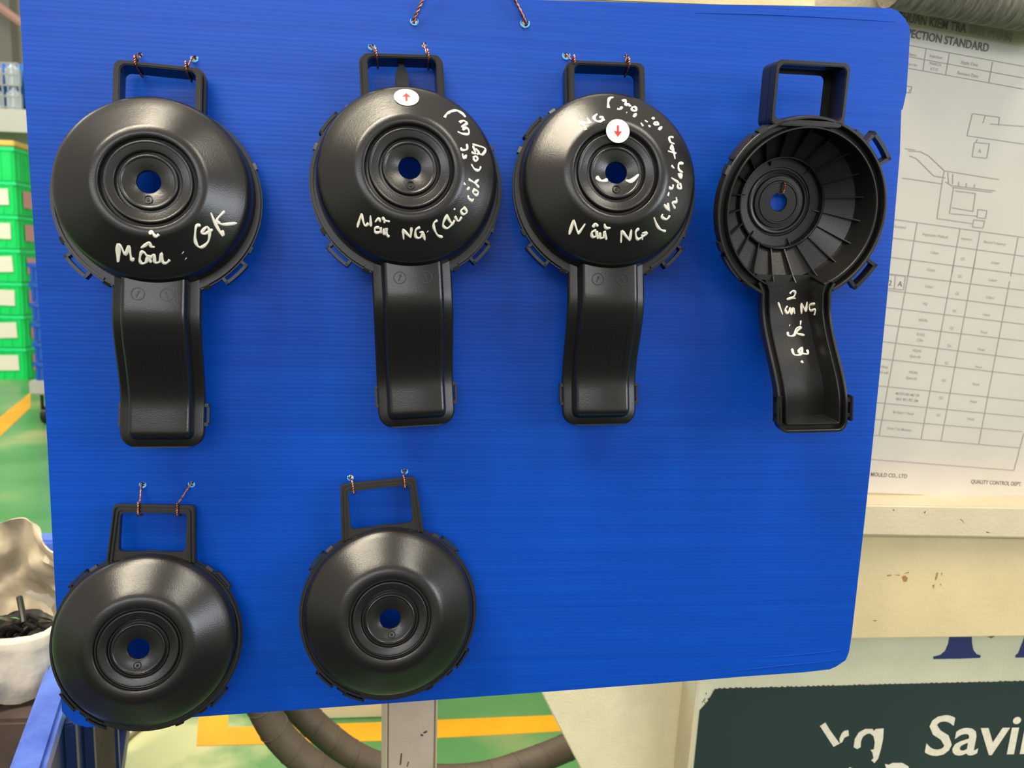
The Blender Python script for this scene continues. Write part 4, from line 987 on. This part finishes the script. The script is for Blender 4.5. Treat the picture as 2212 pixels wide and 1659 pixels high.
# ------------------------------------------------------------------ copper wires
def tie(e, xl, hole, label, top, depth, dark=True, low=None, drop=4):
    """twisted wire from a board hole over the handle bar and back behind it"""
    M4 = e.matrix_world; g = lambda x, y, z: M4 @ Vector((x / 1000, y / 1000, z / 1000))
    h = P(hole[0], hole[1], D + .003)
    pts = [h + Vector((0, .004, 0)), h + Vector((0, -.004, 0)), g(xl, top + 2.2, depth * .55), g(xl, top + 1.8, depth + .6), g(xl, top - 2, depth + 2), g(xl, top - drop, depth + .8), g(xl + .6, top - drop - 1.0, depth * .6), g(xl + 1.5, top - drop - 1.5, 0)]
    if low: l = P(low[0], low[1], D + .003); pts += [l + Vector((0, -.004, 0)), l + Vector((0, .004, 0))]
    bm = bmesh.new(); twisted(bm, pts)
    return tag(at_origin(finish('wire_tie', bm, COPPER, ang=80)), label, 'wire', 'copper wire ties on the handles')
def lx(e, px, py, z):
    M4 = e.matrix_world; n = (M4.to_3x3() @ Vector((0, 0, 1))); o_ = M4 @ Vector((0, 0, z / 1000)); d = ray(px, py); t = (o_ - ORG).dot(n) / d.dot(n)
    return (M4.inverted() @ (ORG + d * t)).x * 1000
tie(c1, lx(c1, 292, 125, 20), (302, 119), 'twisted copper wire at the left of the handle of the cover marked OK', 107.8, 20, low=(309, 157), drop=5)
tie(c1, lx(c1, 402, 130, 20), (420, 126), 'twisted copper wire at the right of the handle of the cover marked OK', 107.8, 20, drop=5)
tie(c2, lx(c2, 812, 108, 20), (803, 101), 'twisted copper wire at the left of the handle of the up arrow cover', 107.8, 20, drop=5)
tie(c2, lx(c2, 924, 105, 20), (916, 97), 'twisted copper wire at the right of the handle of the up arrow cover', 107.8, 20, drop=5)
tie(c3, lx(c3, 1240, 122, 20), (1223, 120), 'twisted copper wire at the left of the handle of the down arrow cover', 107.8, 20, drop=5)
tie(c3, lx(c3, 1358, 124, 20), (1352, 122), 'twisted copper wire at the right of the handle of the down arrow cover', 107.8, 20, drop=5)
tie(c5, lx(c5, 299, 1095, 10), (309, 1046), 'twisted copper wire at the left of the handle of the lower left cover', 122, 10, drop=9)
tie(c5, lx(c5, 383, 1095, 10), (414, 1045), 'twisted copper wire at the right of the handle of the lower left cover', 122, 10, drop=9)
tie(c6, lx(c6, 762, 1050, 10), (757, 1031), 'twisted copper wire at the left of the handle of the lower centre cover', 122, 10, drop=9)
tie(c6, lx(c6, 873, 1040, 10), (874, 1017), 'twisted copper wire at the right of the handle of the lower centre cover', 122, 10, drop=9)
bm = bmesh.new(); M4 = c4.matrix_world; g = lambda x, y, z: M4 @ Vector((x / 1000, y / 1000, z / 1000))
twisted(bm, [P(1689, 396, D + .006), P(1689, 397, D - .002), g(3, 18.5, -44), g(3.2, 17.5, -41), g(3, 13, -40.6), g(2.2, 9.5, -41), g(1.4, 8, -43.6), g(1.4, 7.8, -46)])
tag(at_origin(finish('wire_tie', bm, COPPER, ang=80)), 'twisted copper wire through the centre hole of the back to front cover', 'wire')
for (hx, hy, tx, lab) in ((895, 46, 1005, 'left'), (1134, 50, 1009, 'right')):
    a = P(hx, hy, D); b = hook + Vector((0, -.0, -.0)); b = P(tx, -205, D - .012)
    bm = bmesh.new(); twisted(bm, [a + Vector((0, .008, -.001)), a + Vector((0, -.0015, .001)), a.lerp(b, .3) + Vector((0, -.004, 0)), a.lerp(b, .7) + Vector((0, -.002, 0)), b], r=.00085, off=.0008, pitch=.009)
    tag(at_origin(finish('hanging_wire', bm, COPPER, ang=80)), 'twisted copper hanging wire in the %s hole at the top of the board' % lab, 'wire')
